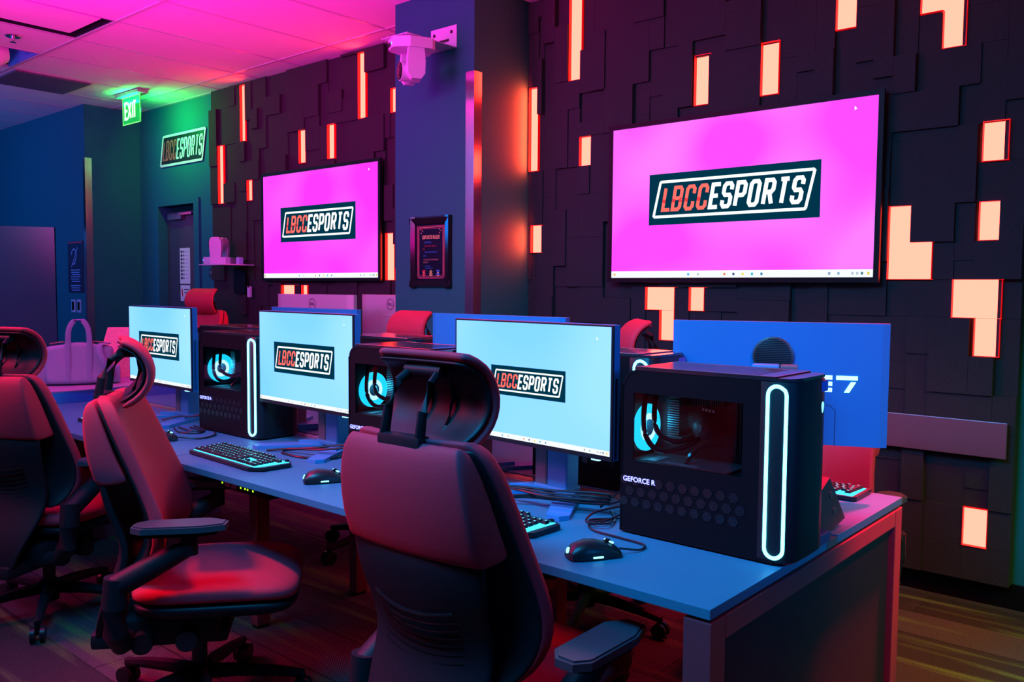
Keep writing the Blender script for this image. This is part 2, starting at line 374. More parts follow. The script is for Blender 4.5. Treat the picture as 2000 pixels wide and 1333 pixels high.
b = MB(); b.box((-8.42, WY-.02, 0), (DX0-.06, WY-.001, .1), black); b.box((DX1+.06, WY-.02, 0), (-6.96, WY-.001, .1), black)
b.box((-8.419, 3.62, 0), (-8.40, WY-.021, .1), black); b.box((-8.9, 3.52, 0), (-8.42, 3.539, .1), black); struct(b.build('baseboard_left'))
# door with frame
dr = bpy.data.objects.new('door_1', None); COL.objects.link(dr); dr.location = ((DX0+DX1)/2, WY, 0); struct(dr)
hw = (DX1-DX0)/2; door_paint = mat('door_paint', (.05, .06, .085), .4)
b = MB()
for sx in (-1, 1): b.box((sx*hw-.045+(.01 if sx < 0 else -.01), -.02, 0), (sx*hw+.045+(.01 if sx < 0 else -.01), .12, DZ), paint_green)
b.box((-hw-.035, -.02, DZ+.0005), (hw+.035, -.001, DZ+.05), paint_green); b.build('door_frame', dr)
b = MB(); b.box((-hw+.05, .075, .01), (hw-.05, .115, DZ-.05), door_paint, bev=.004); b.build('door_leaf', dr)
b = MB(); b.box((-.25, .03, DZ-.13), (.0, .075, DZ-.07), mat('closer_metal', (.2, .2, .25), .4, .8), bev=.006); b.box((-.02, .02, DZ-.09), (.22, .04, DZ-.07), steel); b.build('door_closer', dr)
b = MB(); b.box((hw-.10, .05, .95), (hw-.06, .075, 1.82), mat('brass_plate', (.8, .72, .35), .3, .9), bev=.004); b.build('door_pull', dr)
# second (open) door leaf by the dark wall
dr2 = bpy.data.objects.new('door_2', None); COL.objects.link(dr2); dr2.location = (-9.14, 3.53, 0); dr2.rotation_euler = (0, 0, math.radians(-28)); struct(dr2)
b = MB(); b.box((-.045, -.92, .01), (0, -.0, 1.92), mat('open_door_paint', (.09, .09, .15), .22), bev=.003); b.build('door_leaf', dr2)
b = MB(); b.cyl((-.0, -.85, 1.0), (.05, -.85, 1.0), .012, steel); b.cyl((.05, -.86, 1.0), (.05, -.74, 1.0), .01, steel); b.build('door_handle', dr2)

# ------------------------------------------------------------------ felt block wall with light panels
H_ = .08175; Z0 = 1.393
leds = [  # (rects in (x0,x1,z0,z1)), label
    ([(-3.027, -2.936, 2.536, CZ-.03)], 'tall lit panel at the top edge, between the column and the large TV'),
    ([(-1.493, -1.398, 2.536, CZ-.03)], 'lit panel cut by the picture top, above the large TV right end'),
    ([(-1.128, -.943, 2.536, CZ-.03), (-1.036, -.943, 2.374, 2.536)], 'stepped lit panel at the top right corner, wider above than below'),
    ([(-2.215, -2.123, 2.289, 2.544)], 'left one of the two equal upright lit panels above the large TV'),
    ([(-1.853, -1.760, 2.289, 2.544)], 'right one of the two equal upright lit panels above the large TV'),
    ([(-3.322, -3.25, 2.043, 2.538)], 'long narrow lit panel beside the red-lit side of the column'),
    ([(-2.945, -2.862, 2.043, 2.209)], 'small lit panel just left of the top left corner of the large TV'),
    ([(-3.30, -3.215, 1.555, 1.720)], 'small lit panel low beside the column, left of the large TV'),
    ([(-1.230, -1.135, 1.393, 1.718), (-1.135, -1.044, 1.393, 1.557)], 'L-shaped lit panel just right of the large TV'),
    ([(-.868, -.772, 1.555, 1.718)], 'lit panel at the right edge, right of the L-shaped one'),
    ([(-.866, -.768, 1.883, 2.048)], 'upper lit panel at the right edge beside the large TV top'),
    ([(-.960, -.770, 1.229, 1.393), (-.870, -.772, 1.068, 1.229)], '7-shaped lit panel at the right, above the blue-backed monitor level'),
    ([(-2.487, -2.306, 1.229, 1.353), (-2.396, -2.306, 1.067, 1.229)], '7-shaped lit panel just under the large TV'),
    ([(-2.221, -2.132, 1.229, 1.353)], 'small lit panel under the large TV, right of the 7-shaped one'),
    ([(-.883, -.788, .253, .420)], 'lowest lit panel, near the carpet right of the desk'),
    ([(-6.476, -6.398, 2.553, CZ-.03)], 'lit panel under the ceiling at the left, nearest the exit sign'),
    ([(-4.928, -4.843, 2.553, CZ-.03)], 'tall lit panel under the ceiling between the far TV and the ceiling-high column'),
    ([(-4.575, -4.49, 2.553, 2.72)], 'lit panel mostly hidden by the left edge of the column, up high'),
    ([(-5.653, -5.563, 2.30, 2.556)], 'left one of the two upright lit panels above the far TV'),
    ([(-5.291, -5.205, 2.30, 2.556)], 'right one of the two upright lit panels above the far TV'),
    ([(-6.834, -6.746, 2.055, 2.554)], 'long lit panel nearest the green wall'),
    ([(-6.385, -6.305, 2.055, 2.224)], 'small lit panel just left of the far TV'),
    ([(-4.632, -4.535, 1.391, 1.722)], 'upright lit panel squeezed between the far TV and the column'),
    ([(-5.897, -5.722, 1.10, 1.352)], 'wide lit panel under the far TV'),
    ([(-5.630, -5.553, 1.10, 1.352)], 'narrow lit panel under the far TV, right of the wide one'),
]
def grid(lo, hi, marks, step):
    ms = sorted(set([round(v, 4) for v in marks if lo < v < hi])); out = [lo]
    for v in ms+[hi]:
        if v-out[-1] < .03 and v != hi: continue
        n = max(1, round((v-out[-1])/step)); a = out[-1]
        out += [a+(v-a)*k/n for k in range(1, n+1)]
    return out
def felt_section(name, xlo, xhi):
    L = [r for rs, _ in leds for r in rs if r[0] > xlo-.01 and r[1] < xhi+.01]
    X = grid(xlo, xhi, [v for r in L for v in r[:2]], .0925); Z = grid(.105, CZ-.012, [v for r in L for v in r[2:]], .0818)
    nx, nz = len(X)-1, len(Z)-1; G = [[None]*nz for _ in range(nx)]
    for i in range(nx):
        for k in range(nz):
            cx, cz = (X[i]+X[i+1])/2, (Z[k]+Z[k+1])/2
            if any(r[0] <= cx <= r[1] and r[2] <= cz <= r[3] for r in L): G[i][k] = 'L'
    bb = MB(); deps = (.060, .066, .074, .082, .092)
    for k in range(nz-1, -1, -1):
        for i in range(nx):
            if G[i][k] is not None: continue
            w_ = random.choice((1, 2, 2, 3, 3)); h_ = random.choice((2, 3, 4, 4))
            ww = 0
            while ww < w_ and i+ww < nx and G[i+ww][k] is None: ww += 1
            hh = 0
            while hh < h_ and k-hh >= 0 and all(G[i+q][k-hh] is None for q in range(ww)): hh += 1
            for q in range(ww):
                for r in range(hh): G[i+q][k-r] = 1
            d = random.choice(deps)
            bb.box((X[i]+.0006, WY-d, Z[k-hh+1]+.0006), (X[i+ww]-.0006, WY-.001, Z[k+1]-.0006), felt)
    struct(bb.build(name))
felt_section('wall_back_felt_blocks', -3.33, -.70)
felt_section('wall_back_felt_blocks', -6.955, -4.0)
for rs, lab in leds:
    x0 = min(r[0] for r in rs); zc = sum((r[2]+r[3])/2 for r in rs)/len(rs); xm = sum((r[0]+r[1])/2 for r in rs)/len(rs)
    t = thing('wall_light', lab.replace('lit ', 'peach ', 1), 'light panel', (xm, WY-.043, zc), 0, 'glowing light panels set in the felt block wall')
    f = MB(); g = MB(); dep = -.012
    for x0, x1, z0, z1 in rs: f.box((x0+.0015-xm, dep, z0+(0 if len(rs) > 1 else .0015)-zc), (x1-.0015-xm, .0, z1-.0015-zc), led_face)
    # reveal lining with painted red glow along every outer edge
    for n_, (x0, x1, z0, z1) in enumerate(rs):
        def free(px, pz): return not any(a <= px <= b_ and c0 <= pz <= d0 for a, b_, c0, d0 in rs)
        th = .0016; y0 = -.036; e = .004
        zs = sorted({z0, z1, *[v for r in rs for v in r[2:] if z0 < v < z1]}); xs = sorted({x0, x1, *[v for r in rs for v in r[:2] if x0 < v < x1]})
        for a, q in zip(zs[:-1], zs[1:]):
            if free(x0-e, (a+q)/2): g.box((x0-xm, y0, a-zc), (x0+th-xm, 0, q-zc), led_rim_glow)
            if free(x1+e, (a+q)/2): g.box((x1-th-xm, y0, a-zc), (x1-xm, 0, q-zc), led_rim_glow)
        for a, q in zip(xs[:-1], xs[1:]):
            if free((a+q)/2, z0-e): g.box((a-xm, y0, z0-zc), (q-xm, 0, z0+th-zc), led_rim_glow)
            if free((a+q)/2, z1+e): g.box((a-xm, y0, z1-th-zc), (q-xm, 0, z1-zc), led_rim_glow)
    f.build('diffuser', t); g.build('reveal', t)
    r0 = rs[0]
    pd = bpy.data.lights.new('panel_light', 'AREA'); pd.shape = 'RECTANGLE'; pd.size = r0[1]-r0[0]-.01; pd.size_y = r0[3]-r0[2]-.01; pd.color = (1, .015, .006); pd.energy = (650 if -3.33 < r0[0] < -3.2 else 60)*pd.size*pd.size_y
    pq = bpy.data.objects.new('panel_light', pd); COL.objects.link(pq); pq.location = ((r0[0]+r0[1])/2, WY-.095, (r0[2]+r0[3])/2); pq.rotation_euler = (-PI/2, 0, math.radians(-58) if -3.33 < r0[0] < -3.2 else 0)

# ------------------------------------------------------------------ wall fittings
def guard(x, y, z0, z1, lab, sgn):
    b = MB(); wd = .062; th = .0025
    b.box((-wd if sgn > 0 else 0, -th, 0), (0 if sgn > 0 else .0, 0, z1-z0), steel) if sgn > 0 else None
    b.box((-.0, -th, 0), (th, wd, z1-z0), steel)
    if sgn < 0: b.box((-.045, -th, 0), (0, 0, z1-z0), steel)
    o = b.build('corner_guard'); o.location = (x, y, z0); tag(o, lab, 'corner guard')
guard(-3.335, 3.53, .1, 2.556, 'polished metal corner guard on the edge of the column', 1)
guard(-8.42, 3.54, .1, 2.55, 'polished metal corner guard where the dark wall meets the green wall', -1)
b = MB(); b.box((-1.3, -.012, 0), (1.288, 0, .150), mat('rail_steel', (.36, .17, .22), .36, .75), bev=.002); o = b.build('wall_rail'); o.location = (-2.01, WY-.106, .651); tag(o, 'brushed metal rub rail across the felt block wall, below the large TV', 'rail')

def tv(name, x0, x1, z0, z1, y, lab, scr, lw):
    W = x1-x0; Hh = z1-z0; t = thing('wall_television', lab, 'television', ((x0+x1)/2, WY-.11, z0-.02), 0)
    cz = Hh/2+.02; fy = y-(WY-.11)
    b = MB(); b.box((-W/2-.024, fy+.003, cz-Hh/2-.024), (W/2+.024, 0.0, cz+Hh/2+.024), black_sat, bev=.004); b.build('television_body', t)
    b = MB()
    for s in (-1, 1): b.box((s*(W/2+.012)-.012, fy-.004, cz-Hh/2-.024), (s*(W/2+.012)+.012, fy+.004, cz+Hh/2+.024), black)
    for s in (-1, 1): b.box((-W/2, fy-.004, cz+s*(Hh/2+.012)-.012), (W/2, fy+.004, cz+s*(Hh/2+.012)+.012), black)
    b.build('bezel', t)
    b = MB(); b.keep = True; T = FACE(0, fy+.0025, cz)
    quad(b, -W/2, -Hh/2, W/2, Hh/2, 0, scr, T); taskbar(b, W, Hh, T, Hh*.045)
    logo(b, W*lw, W*lw/3.45, T @ Matrix.Translation((-.005*W, .012*Hh, 0)))
    a = (W*.425, Hh*.455); b.add([(a[0], a[1], .001), (a[0]+.012, a[1]-.012, .001), (a[0]+.001, a[1]-.019, .001)], [(0, 2, 1)], white_emit, T)
    b.build('screen', t); return t
tv('tv', -2.676, -1.271, 1.402, 2.207, 3.945, 'large wall television with a magenta picture and logo, right of the column', scr_mag, .655)
tv('tv', -6.074, -4.651, 1.408, 2.222, 3.95, 'far wall television with a magenta picture and logo, left of the column', scr_mag2, .655)

# wall logo sign above the door
lg = (mat('sign_black', (.01, .012, .015), .5), mat('sign_white', (.8, .85, .85), .5), mat('sign_red', (.55, .10, .09), .5), mat('sign_red', ()))
t = thing('wall_logo_sign', 'slanted black logo sign with pale outline and lettering above the door', 'sign', (-7.565, WY-.012, 2.62), 0)
b = MB(); sw_, sh_ = .41, .125; pts = [(-sw_-.0, -sh_), (sw_-.045, -sh_), (sw_, sh_), (-sw_+.045, sh_)]
b.prism(pts, 0, .010, lg[0], T=FACE(0, .0115, 0)); b.build('sign_board', t)
b = MB(); b.keep = True; logo(b, .88, .40, FACE(0, .0008, 0), lg, plate=False); b.build('sign_lettering', t)

# EXIT sign hanging from the ceiling
exit_green = emis('exit_green', (.02, 1.0, .10), 1.0); exit_bright = emis('exit_letters', (.75, 1.6, .8), 1.3)
t = thing('exit_sign', 'glowing green edge-lit exit sign hanging under the ceiling', 'exit sign', (-7.575, 3.60, CZ-.004), 0)
b = MB(); b.box((-.22, -.05, -.03), (.22, .05, .0), mat('exit_base', (.3, .3, .3), .4), bev=.006); b.build('canopy', t)
b = MB(); b.keep = True; T = FACE(0, -.004, -.155)
b.box((-.165, -.003, -.272), (.165, .003, -.03), mat('exit_acrylic', (.02, .5, .08), .2, emit=(.0, .75, .06), es=.55)); b.build('acrylic_plate', t)
b = MB(); b.keep = True; T = FACE(0, -.0035, -.152)
b.strip([(-.162, -.118), (.162, -.118), (.162, .118), (-.162, .118), (-.162, -.118)], .008, emis('exit_edge', (.35, 1.3, .3), 1.2), z=.0006, T=T)
letters(b, 'EXIT', -.118, 0, .165, exit_bright, T, adv=1.12, sw=.36, shear=0, z=.001); b.build('exit_lettering', t)
pl = bpy.data.lights.new('exit_glow', 'AREA'); pl.shape = 'RECTANGLE'; pl.size = .3; pl.size_y = .04; pl.energy = 7; pl.color = (.0, 1, .13)
po = bpy.data.objects.new('exit_glow', pl); COL.objects.link(po); po.location = (-7.575, 3.585, CZ-.10); po.rotation_euler = (math.radians(150), 0, 0)
pl2 = pl.copy(); pl2.energy = 9; po2 = bpy.data.objects.new('exit_glow', pl2); COL.objects.link(po2); po2.location = (-7.5, 3.62, CZ-.16); po2.rotation_euler = (math.radians(70), 0, math.radians(-12))

# small wall signs and switches
def plaque(name, lab, x, y, z, w_, h_, base, draw=None, rz=0, th=.006, cat='sign'):
    b = MB(); b.box((-w_/2, -th, -h_/2), (w_/2, 0, h_/2), base); b.keep = True
    if draw: draw(b, FACE(0, -th-.0004, 0))
    o = b.build(name); o.location = (x, y, z); o.rotation_euler = (0, 0, rz); return tag(o, lab, cat)
def txt(b, s, size, x, y, m_, T, sx=1.0, z=.0006, bold=0):
    v, f = text_geo(s, size, sx, bold); b.add([(p[0]+x, p[1]+y, z) for p in v], f, m_, T)
ink = mat('ink', (.02, .02, .03), .6); paper = mat('paper', (.75, .8, .8), .7); pale_blue = mat('pale_print', (.35, .5, .8), .6)
def d_ear(b, T):
    arc = [(-.03+.055*math.cos(a), .115+.06*math.sin(a)) for a in [math.radians(q) for q in range(-30, 200, 23)]]
    b.strip(arc, .011, pale_blue, T=T, z=.0006); b.strip([(.018, .085), (-.005, .05), (-.02, .03), (-.06, .03)], .012, pale_blue, T=T, z=.0006); b.strip([(-.09, .0), (.06, .19)], .009, pale_blue, T=T, z=.0007)
    for i in range(9): b.strip([(-.11+.01*(i % 3), -.03-.022*i-(.02 if i > 5 else 0)), (.11-.012*((i*2) % 3), -.03-.022*i-(.02 if i > 5 else 0))], .007, pale_blue, T=T, z=.0006)
    b.strip([(-.165, .238), (.165, .238)], .014, mat('sign_stripe', (.5, .05, .08), .5), T=T, z=.0006)
plaque('hearing_sign', 'tall dark blue hearing-access sign on the dark wall at left', -8.665, 3.539, 1.515, .35, .50, mat('sign_navy', (.012, .018, .05), .5), d_ear)
def d_sw(b, T):
    for s in (-1, 1): b.box((s*.0-.02, -.04, 0), (.02, .04, .004), white_pl, T=T)
for k, (xx, lb) in enumerate(((-8.742, 'left white light switch plate under the hearing-access sign'), (-8.612, 'right white light switch plate under the hearing-access sign'))):
    tag(plaque('light_switch', lb, xx, 3.539, 1.135, .085, .125, white_pl, d_sw), lb, 'light switch', 'light switches by the corner guard')
def d_p1(b, T):
    for i in range(8):
        quad(b, -.075, .135-.036*i-.012, -.045, .135-.036*i+.012, .0007, ink, T); quad(b, -.03, .135-.036*i-.008, -.012, .135-.036*i+.008, .0007, mat('tick', (.1, .4, .05), .6) if i == 4 else ink, T)
        b.strip([(0, .135-.036*i), (.075, .135-.036*i)], .004, pale_blue, T=T, z=.0006)
plaque('door_notice', 'upper pale notice sheet with a column of dark pictograms on the door', -7.70, WY+.072, 1.53, .19, .34, paper, d_p1, th=.002, cat='notice')
def d_p2(b, T):
    b.strip([(-.06, .04), (-.05, -.03)], .02, mat('red_print', (.6, .03, .03), .6), T=T, z=.0006)
    for i in range(2): b.strip([(-.02, .035-.03*i), (.07, .035-.03*i)], .008, ink, T=T, z=.0006)
    for i in range(3): b.strip([(-.06, -.035-.012*i), (.07, -.035-.012*i)], .003, pale_blue, T=T, z=.0006)
plaque('door_notice', 'lower pale notice with red mark on the door, under the taller sheet', -7.70, WY+.072, 1.27, .18, .15, paper, d_p2, th=.002, cat='notice')
plaque('exit_route_sign', 'small black exit route sign on the green wall right of the door', -7.03, WY-.001, 1.46, .2, .075, mat('sign_black2', (.02, .03, .05), .5),
       lambda b, T: txt(b, 'EXIT ROUTE', .036, 0, 0, mat('blue_letters', (.3, .6, .7), .5), T, .8))

# framed poster
t = thing('framed_poster', 'black framed esports rules poster hung on the column', 'poster', (-3.675, 3.529, 1.55), 0)
fwid, fh = .345, .425
b = MB()
for sx in (-1, 1): b.prism([(sx*(fwid/2), 0), (sx*(fwid/2-.012), -.022), (sx*(fwid/2-.045), -.016), (sx*(fwid/2-.05), 0)], -fh/2, fh/2, black_gl)
for sz in (-1, 1): b.add([(x, y, z*sz) for x in (-fwid/2, fwid/2) for y, z in ((0, fh/2), (-.022, fh/2-.012), (-.016, fh/2-.045), (0, fh/2-.05))], [(0, 1, 5, 4), (1, 2, 6, 5), (2, 3, 7, 6), (0, 4, 7, 3), (0, 3, 2, 1), (4, 5, 6, 7)], black_gl)
b.build('frame', t)
b = MB(); b.keep = True; T = FACE(0, -.004, 0); pw, ph = .245, .325
quad(b, -pw/2, -ph/2, pw/2, ph/2, 0, mat('poster_navy', (.008, .012, .03), .25), T)
PK = mat('poster_pink', (.75, .06, .25), .4); GO = mat('poster_gold', (1.0, .9, .25), .4); BL = mat('poster_blue', (.05, .35, .7), .4); RD = mat('poster_red', (.5, .04, .05), .4); GN = mat('poster_green', (.4, .7, .1), .4); TN = mat('poster_tan', (.6, .4, .2), .4)
for k, (q, mt) in enumerate(((.0, PK), (.007, GO), (.014, PK))):
    a, c2 = pw/2-.008-q, ph/2-.008-q; b.strip([(-a, -c2+.01), (-a+.01, -c2), (a-.01, -c2), (a, -c2+.01), (a, c2), (-a, c2), (-a, -c2+.01)], .0022, mt, z=.0004, T=T)
txt(b, 'ESPORTS RULES', .030, 0, .088, GO, T, .70, bold=.0006)
for s in (-1, 1):
    for dx, dy in ((-.008, .012), (.006, .004), (-.006, -.008)): quad(b, s*.078+dx-.003, .122+dy-.003, s*.078+dx+.003, .122+dy+.003, .0005, GO, T)
for s_t, y, mt, x, sz in (('LAB FOR/BCW', .058, BL, -.035, .015), ('DON\'T KEEP A DRINK TO', .036, RD, -.005, .014), ('GO', .020, RD, -.075, .014), ('USE ALL LANGUAGE KEEP IT', .0, BL, 0, .013), ('CLEAN', -.022, BL, -.065, .013),
                          ('ALWAYS CARE OF THE RENTABLE', -.045, TN, 0, .0125), ('EQUIPMENT', -.060, TN, -.055, .0125), ('NO ROUGHING', -.083, BL, -.035, .010), ('AND GAMES ON TIME', -.095, BL, -.02, .009)):
    txt(b, s_t, sz, x*.8, y, mt, T, .66)
rnd = random.Random(3)
for cx, mt in ((-.06, RD), (0.0, GN), (.06, BL)):
    for i in range(6):
        wrow = rnd.choice((2, 3, 4)); quad(b, cx-wrow*.0035, -.142+i*.006, cx+wrow*.0035, -.136+i*.006, .0006, mt if i % 3 else GO, T)
b.build('poster_sheet', t)
b = MB(); quad(b, -pw/2, -ph/2, pw/2, ph/2, .003, glass, FACE(0, -.004, 0)); b.build('glazing', t)

# ------------------------------------------------------------------ pan-tilt cameras
def ptz(lab, loc, rz, hang, sc=1.0):
    t = thing('pan_tilt_camera', lab, 'camera', loc, rz, None); s = -1 if hang else 1; t.scale = (sc,)*3
    # +x local looks forward; base sits at z 0, head on side s
    b = MB(); pts = [(.09, -.05), (.10, -.03), (.10, .03), (.09, .05), (.03, .085), (-.07, .08), (-.09, .05), (-.09, -.05), (-.07, -.08), (.03, -.085)]
    b.prism(pts, min(0, s*.045), max(0, s*.045), white_pl); b.build('camera_base', t)
    b = MB(); b.box((.1, -.02, min(s*.018, s*.036)), (.1025, .014, max(s*.018, s*.036)), black); b.build('sensor_window', t)
    b = MB(); b.box((.1, .024, min(s*.022, s*.03)), (.103, .032, max(s*.022, s*.03)), emis('blue_led', (.3, .5, 3), 1.5)); b.build('status_light', t)
    for sy in (-1, 1):
        b = MB(); pr = [(-.035, s*.045), (.035, s*.045), (.04, s*.10), (.038, s*.155), (.02, s*.178), (-.02, s*.178), (-.038, s*.155), (-.04, s*.10)]
        b.prism([(p[0], p[1]) for p in pr], -.014, .014, white_pl, T=Matrix.Translation((0, sy*.062, 0)) @ Matrix.Rotation(PI/2, 4, 'X')); b.build('yoke_arm', t, smooth=True)
    b = MB(); b.cyl((0, -.05, s*.135), (0, .05, s*.135), .042, white_pl, n=28); b.cyl((-.03, 0, s*.135), (.055, 0, s*.135), .043, white_pl, n=28); b.build('camera_head', t, smooth=True)
    b = MB(); b.cyl((.053, 0, s*.135), (.062, 0, s*.135), .038, black_gl, n=28); b.cyl((.06, 0, s*.135), (.064, 0, s*.135), .022, mat('lens_glass', (.06, .02, .05), .05), n=24); b.build('lens', t, smooth=True)
    return t
ptz('white pan-tilt camera hanging upside down from a bracket on the column', (-3.56, 3.27, 2.70), math.radians(-118), True, 1.25)
t = thing('camera_bracket', 'white slotted metal bracket on the column holding the hanging camera', 'bracket', (-3.66, 3.53, 2.70), 0)
b = MB(); b.box((-.02, -.004, .005), (.19, -.0005, .135), white_pl, bev=.0015); b.build('back_plate', t)
b = MB(); b.box((-.02, -.38, .003), (.19, -.005, .007), white_pl); b.box((.02, -.3, .0071), (.15, -.27, .0076), black); b.build('shelf_plate', t)
b = MB()
for x in (.01, .15): b.cyl((x, -.0046, .10), (x, -.007, .10), .010, black_sat, n=14)
b.box((.05, -.0048, .05), (.13, -.0041, .065), black_sat); b.build('screw', t)
ptz('white pan-tilt camera sitting on a small shelf on the felt wall', (-6.52, 3.82, 1.522), math.radians(-142), False, 1.25)
t = thing('camera_shelf', 'small pale shelf bracket carrying the upright camera beside the far TV', 'shelf', (-6.43, WY-.10, 1.50), 0)
b = MB(); b.box((-.22, -.27, .012), (.18, -.0, .020), white_pl); b.build('shelf_plate', t)
b = MB(); b.box((.10, -.02, -.25), (.14, .0, -.16), white_pl); b.build('wall_plate', t)
b = MB(); b.box((.06, -.1, .021), (.10, -.05, .08), pale_blue, bev=.01); b.build('cable_box', t)
b = MB(); b.tube([(.07, -.04, .03), (.12, -.03, .01), (.10, -.03, -.04), (.14, -.03, -.09), (.12, -.02, -.17)], .006, black); b.build('cable', t, smooth=True)
b = MB(); b.box((-.13, -.006, -.22), (.05, -.0, -.01), black); b.build('wall_box', t)

# ------------------------------------------------------------------ ceiling fittings
t = thing('ceiling_light', 'square-edged ceiling light panel with a dark gap round it, top left', 'ceiling light', (-5.936, 1.98, CZ), 0, 'ceiling fittings left')
b = MB(); b.box((-.225, -.53, .004), (.255, .53, .012), ceil_m); b.build('panel', t)
b = MB()
for lo, hi in (((-.3, -.6, .0), (-.285, .6, .1)), ((.285, -.6, .0), (.3, .6, .1)), ((-.3, .585, 0), (.3, .6, .1)), ((-.3, -.6, .1), (.3, .6, .11))): b.box(lo, hi, black_sat)
b.build('housing', t)
t = thing('ceiling_light', 'recessed ceiling light with a rounded diffuser, at the left edge', 'ceiling light', (-7.16, 1.98, CZ), 0, 'ceiling fittings left')
b = MB(); b.tube([(0, -.58, .03), (0, .40, .03), (0, .46, .045)], [.13, .13, .09], ceil_m, n=24); b.build('diffuser', t, smooth=True)
b = MB(); b.box((-.3, -.6, .10), (.3, .6, .11), mat('blue_tray', (.1, .35, .8), .5)); b.box((-.3, .59, 0), (.3, .6, .1), mat('blue_tray', ())); b.build('housing', t)
b = MB(); b.box((-.29, -.29, 0), (.29, .29, .012), mat('vent_grey', (.10, .10, .13), .5)); b.box((-.3, -.3, .0121), (.3, .3, .016), tbar); o = b.build('ceiling_vent'); o.location = (-7.77, 2.92, CZ-.02); tag(o, 'dark square ceiling panel between the exit sign and the left edge', 'ceiling vent')
t = thing('sprinkler_head', 'small sprinkler head in the ceiling at upper left', 'sprinkler', (-6.52, 2.28, CZ), 0)
b = MB(); b.lathe([(.001, -.002), (.05, -.003), (.045, -.009), (.001, -.010)], steel); b.build('escutcheon', t, smooth=True)
b = MB(); b.lathe([(.001, -.008), (.012, -.01), (.012, -.03), (.004, -.035), (.022, -.045), (.001, -.047)], steel, n=16); b.build('nozzle', t, smooth=True)

# ================================================================== DESKS
DZT = .735; DF, DB = 1.442, 2.627; XR, XS, XL = -.74, -2.865, -4.547
def desk(name, lab, x0, x1, endpanel):
    t = thing(name, lab, 'desk', ((x0+x1)/2, (DF+DB)/2, 0)); cx, cy = (x0+x1)/2, (DF+DB)/2; hx = (x1-x0)/2
    g = .002
    b = MB(); b.box((-hx+g, DF-cy, DZT-.021), (hx-g, 2.035-cy, DZT), desk_m, bev=.0015); b.build('desktop', t)
    b = MB(); b.box((-hx+g, 2.105-cy, DZT-.021), (hx-g, DB-cy, DZT), desk_m, bev=.0015); b.build('desktop', t)
    b = MB(); b.box((-hx+g, 2.037-cy, DZT-.021), (hx-g, 2.103-cy, DZT-.003), mat('cable_cover', (.35, .36, .4), .3, .8)); b.box((-hx+g, 2.055-cy, DZT-.003), (hx-g, 2.058-cy, DZT-.0025), black); b.build('cable_cover', t)
    b = MB()
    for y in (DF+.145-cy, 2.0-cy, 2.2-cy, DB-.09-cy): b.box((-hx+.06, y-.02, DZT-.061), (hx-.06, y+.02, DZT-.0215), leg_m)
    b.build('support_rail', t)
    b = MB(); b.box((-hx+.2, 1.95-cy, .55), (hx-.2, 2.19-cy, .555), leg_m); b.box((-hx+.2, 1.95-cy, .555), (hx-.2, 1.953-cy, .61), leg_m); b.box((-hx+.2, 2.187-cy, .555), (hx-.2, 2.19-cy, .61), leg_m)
    for x in (-hx+.3, hx-.3): b.box((x, 1.99-cy, .61), (x+.02, 2.0-cy, .68), leg_m)
    b.build('cable_tray', t)
    # square frames at each end
    ends = [(hx, True)] if endpanel else [(-hx+.02, False), (hx-.047, False)]
    for ex, panel in ends:
        if panel:
            for y0 in (DF+.002-cy, DB-.062-cy):
                b = MB(); b.box((hx-.06, y0, .0), (hx-.0, y0+.06, DZT-.028), leg_m, bev=.003); b.build('leg', t)
            b = MB(); b.box((hx-.06, DF+.063-cy, DZT-.075), (hx-.0, DB-.063-cy, DZT-.028), leg_m, bev=.003); b.build('end_rail', t)
            b = MB(); b.box((hx-.035, DF+.063-cy, .03), (hx-.018, DB-.063-cy, DZT-.078), panel_m); b.build('end_panel', t)
        else:
            for y in (1.85-cy, 2.34-cy):
                b = MB(); b.box((ex-.005, y-.03, .012), (ex+.045, y+.03, DZT-.0615), leg_m, bev=.003); b.box((ex, y-.025, 0), (ex+.04, y+.025, .0115), black); b.build('leg', t)
    return t
desk('bench_desk', 'long blue-lit bench desk at the front right with a dark end panel', XS, XR, True)
desk('bench_desk', 'left bench desk joined end to end behind the two nearest chairs at left', XL, XS, False)
b = MB()
for y in (1.85, 2.34): b.box((-1.82, y-.03, 0), (-1.775, y+.03, DZT-.0615), leg_m, bev=.003)
b.box((-1.82, 1.88, .3), (-1.775, 2.31, .33), leg_m)
o = b.build('desk_trestle'); tag(o, 'middle metal trestle under the front right bench desk', 'desk leg')
# counter at the far left end
t = thing('counter', 'low counter with a mirror-like metal band where the left desk ends', 'counter', (-4.97, 1.45, 0))
b = MB(); b.box((-.42, -1.3, 0), (.419, 1.2, .735), paint_blue); b.build('body', t)
b = MB(); b.box((-.42, -1.3, .735), (.419, 1.2, .793), mat('band_steel', (.15, .5, .95), .15, 1.0)); b.build('metal_band', t)  # blue monitor reflection put into the metal's tint
b = MB(); b.box((-.425, -1.31, .793), (.425, 1.21, .800), mat('counter_top', (.34, .22, .36), .45), bev=.002); b.build('worktop', t)
t = thing('tote_bag', 'pale canvas tote bag with upright handles standing on the counter', 'bag', (-4.80, 1.965, .8005), math.radians(66))
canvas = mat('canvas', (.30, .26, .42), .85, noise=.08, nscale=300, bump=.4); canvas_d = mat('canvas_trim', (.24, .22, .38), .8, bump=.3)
b = MB(); NX = 13; rows = []; rowsB = []
def bagp(u, v, s):  # u -1..1, v 0..1
    w_ = .165*(1+.04*v) ; dd = .075*(1-.55*v); sag = .02*math.cos(u*PI)*v - .02*v*v*(1-abs(u))
    return (u*w_, s*dd*(1-.35*abs(u)**3)+.004*math.sin(9*u+5*v), .235*v+sag*(1 if v > .6 else 0))
outer = []
for i in range(9):
    v = i/8; ring = [bagp(-1+2*j/12, v, 1) for j in range(13)]+[bagp(1-2*j/12, v, -1) for j in range(13)]; outer.append(ring)
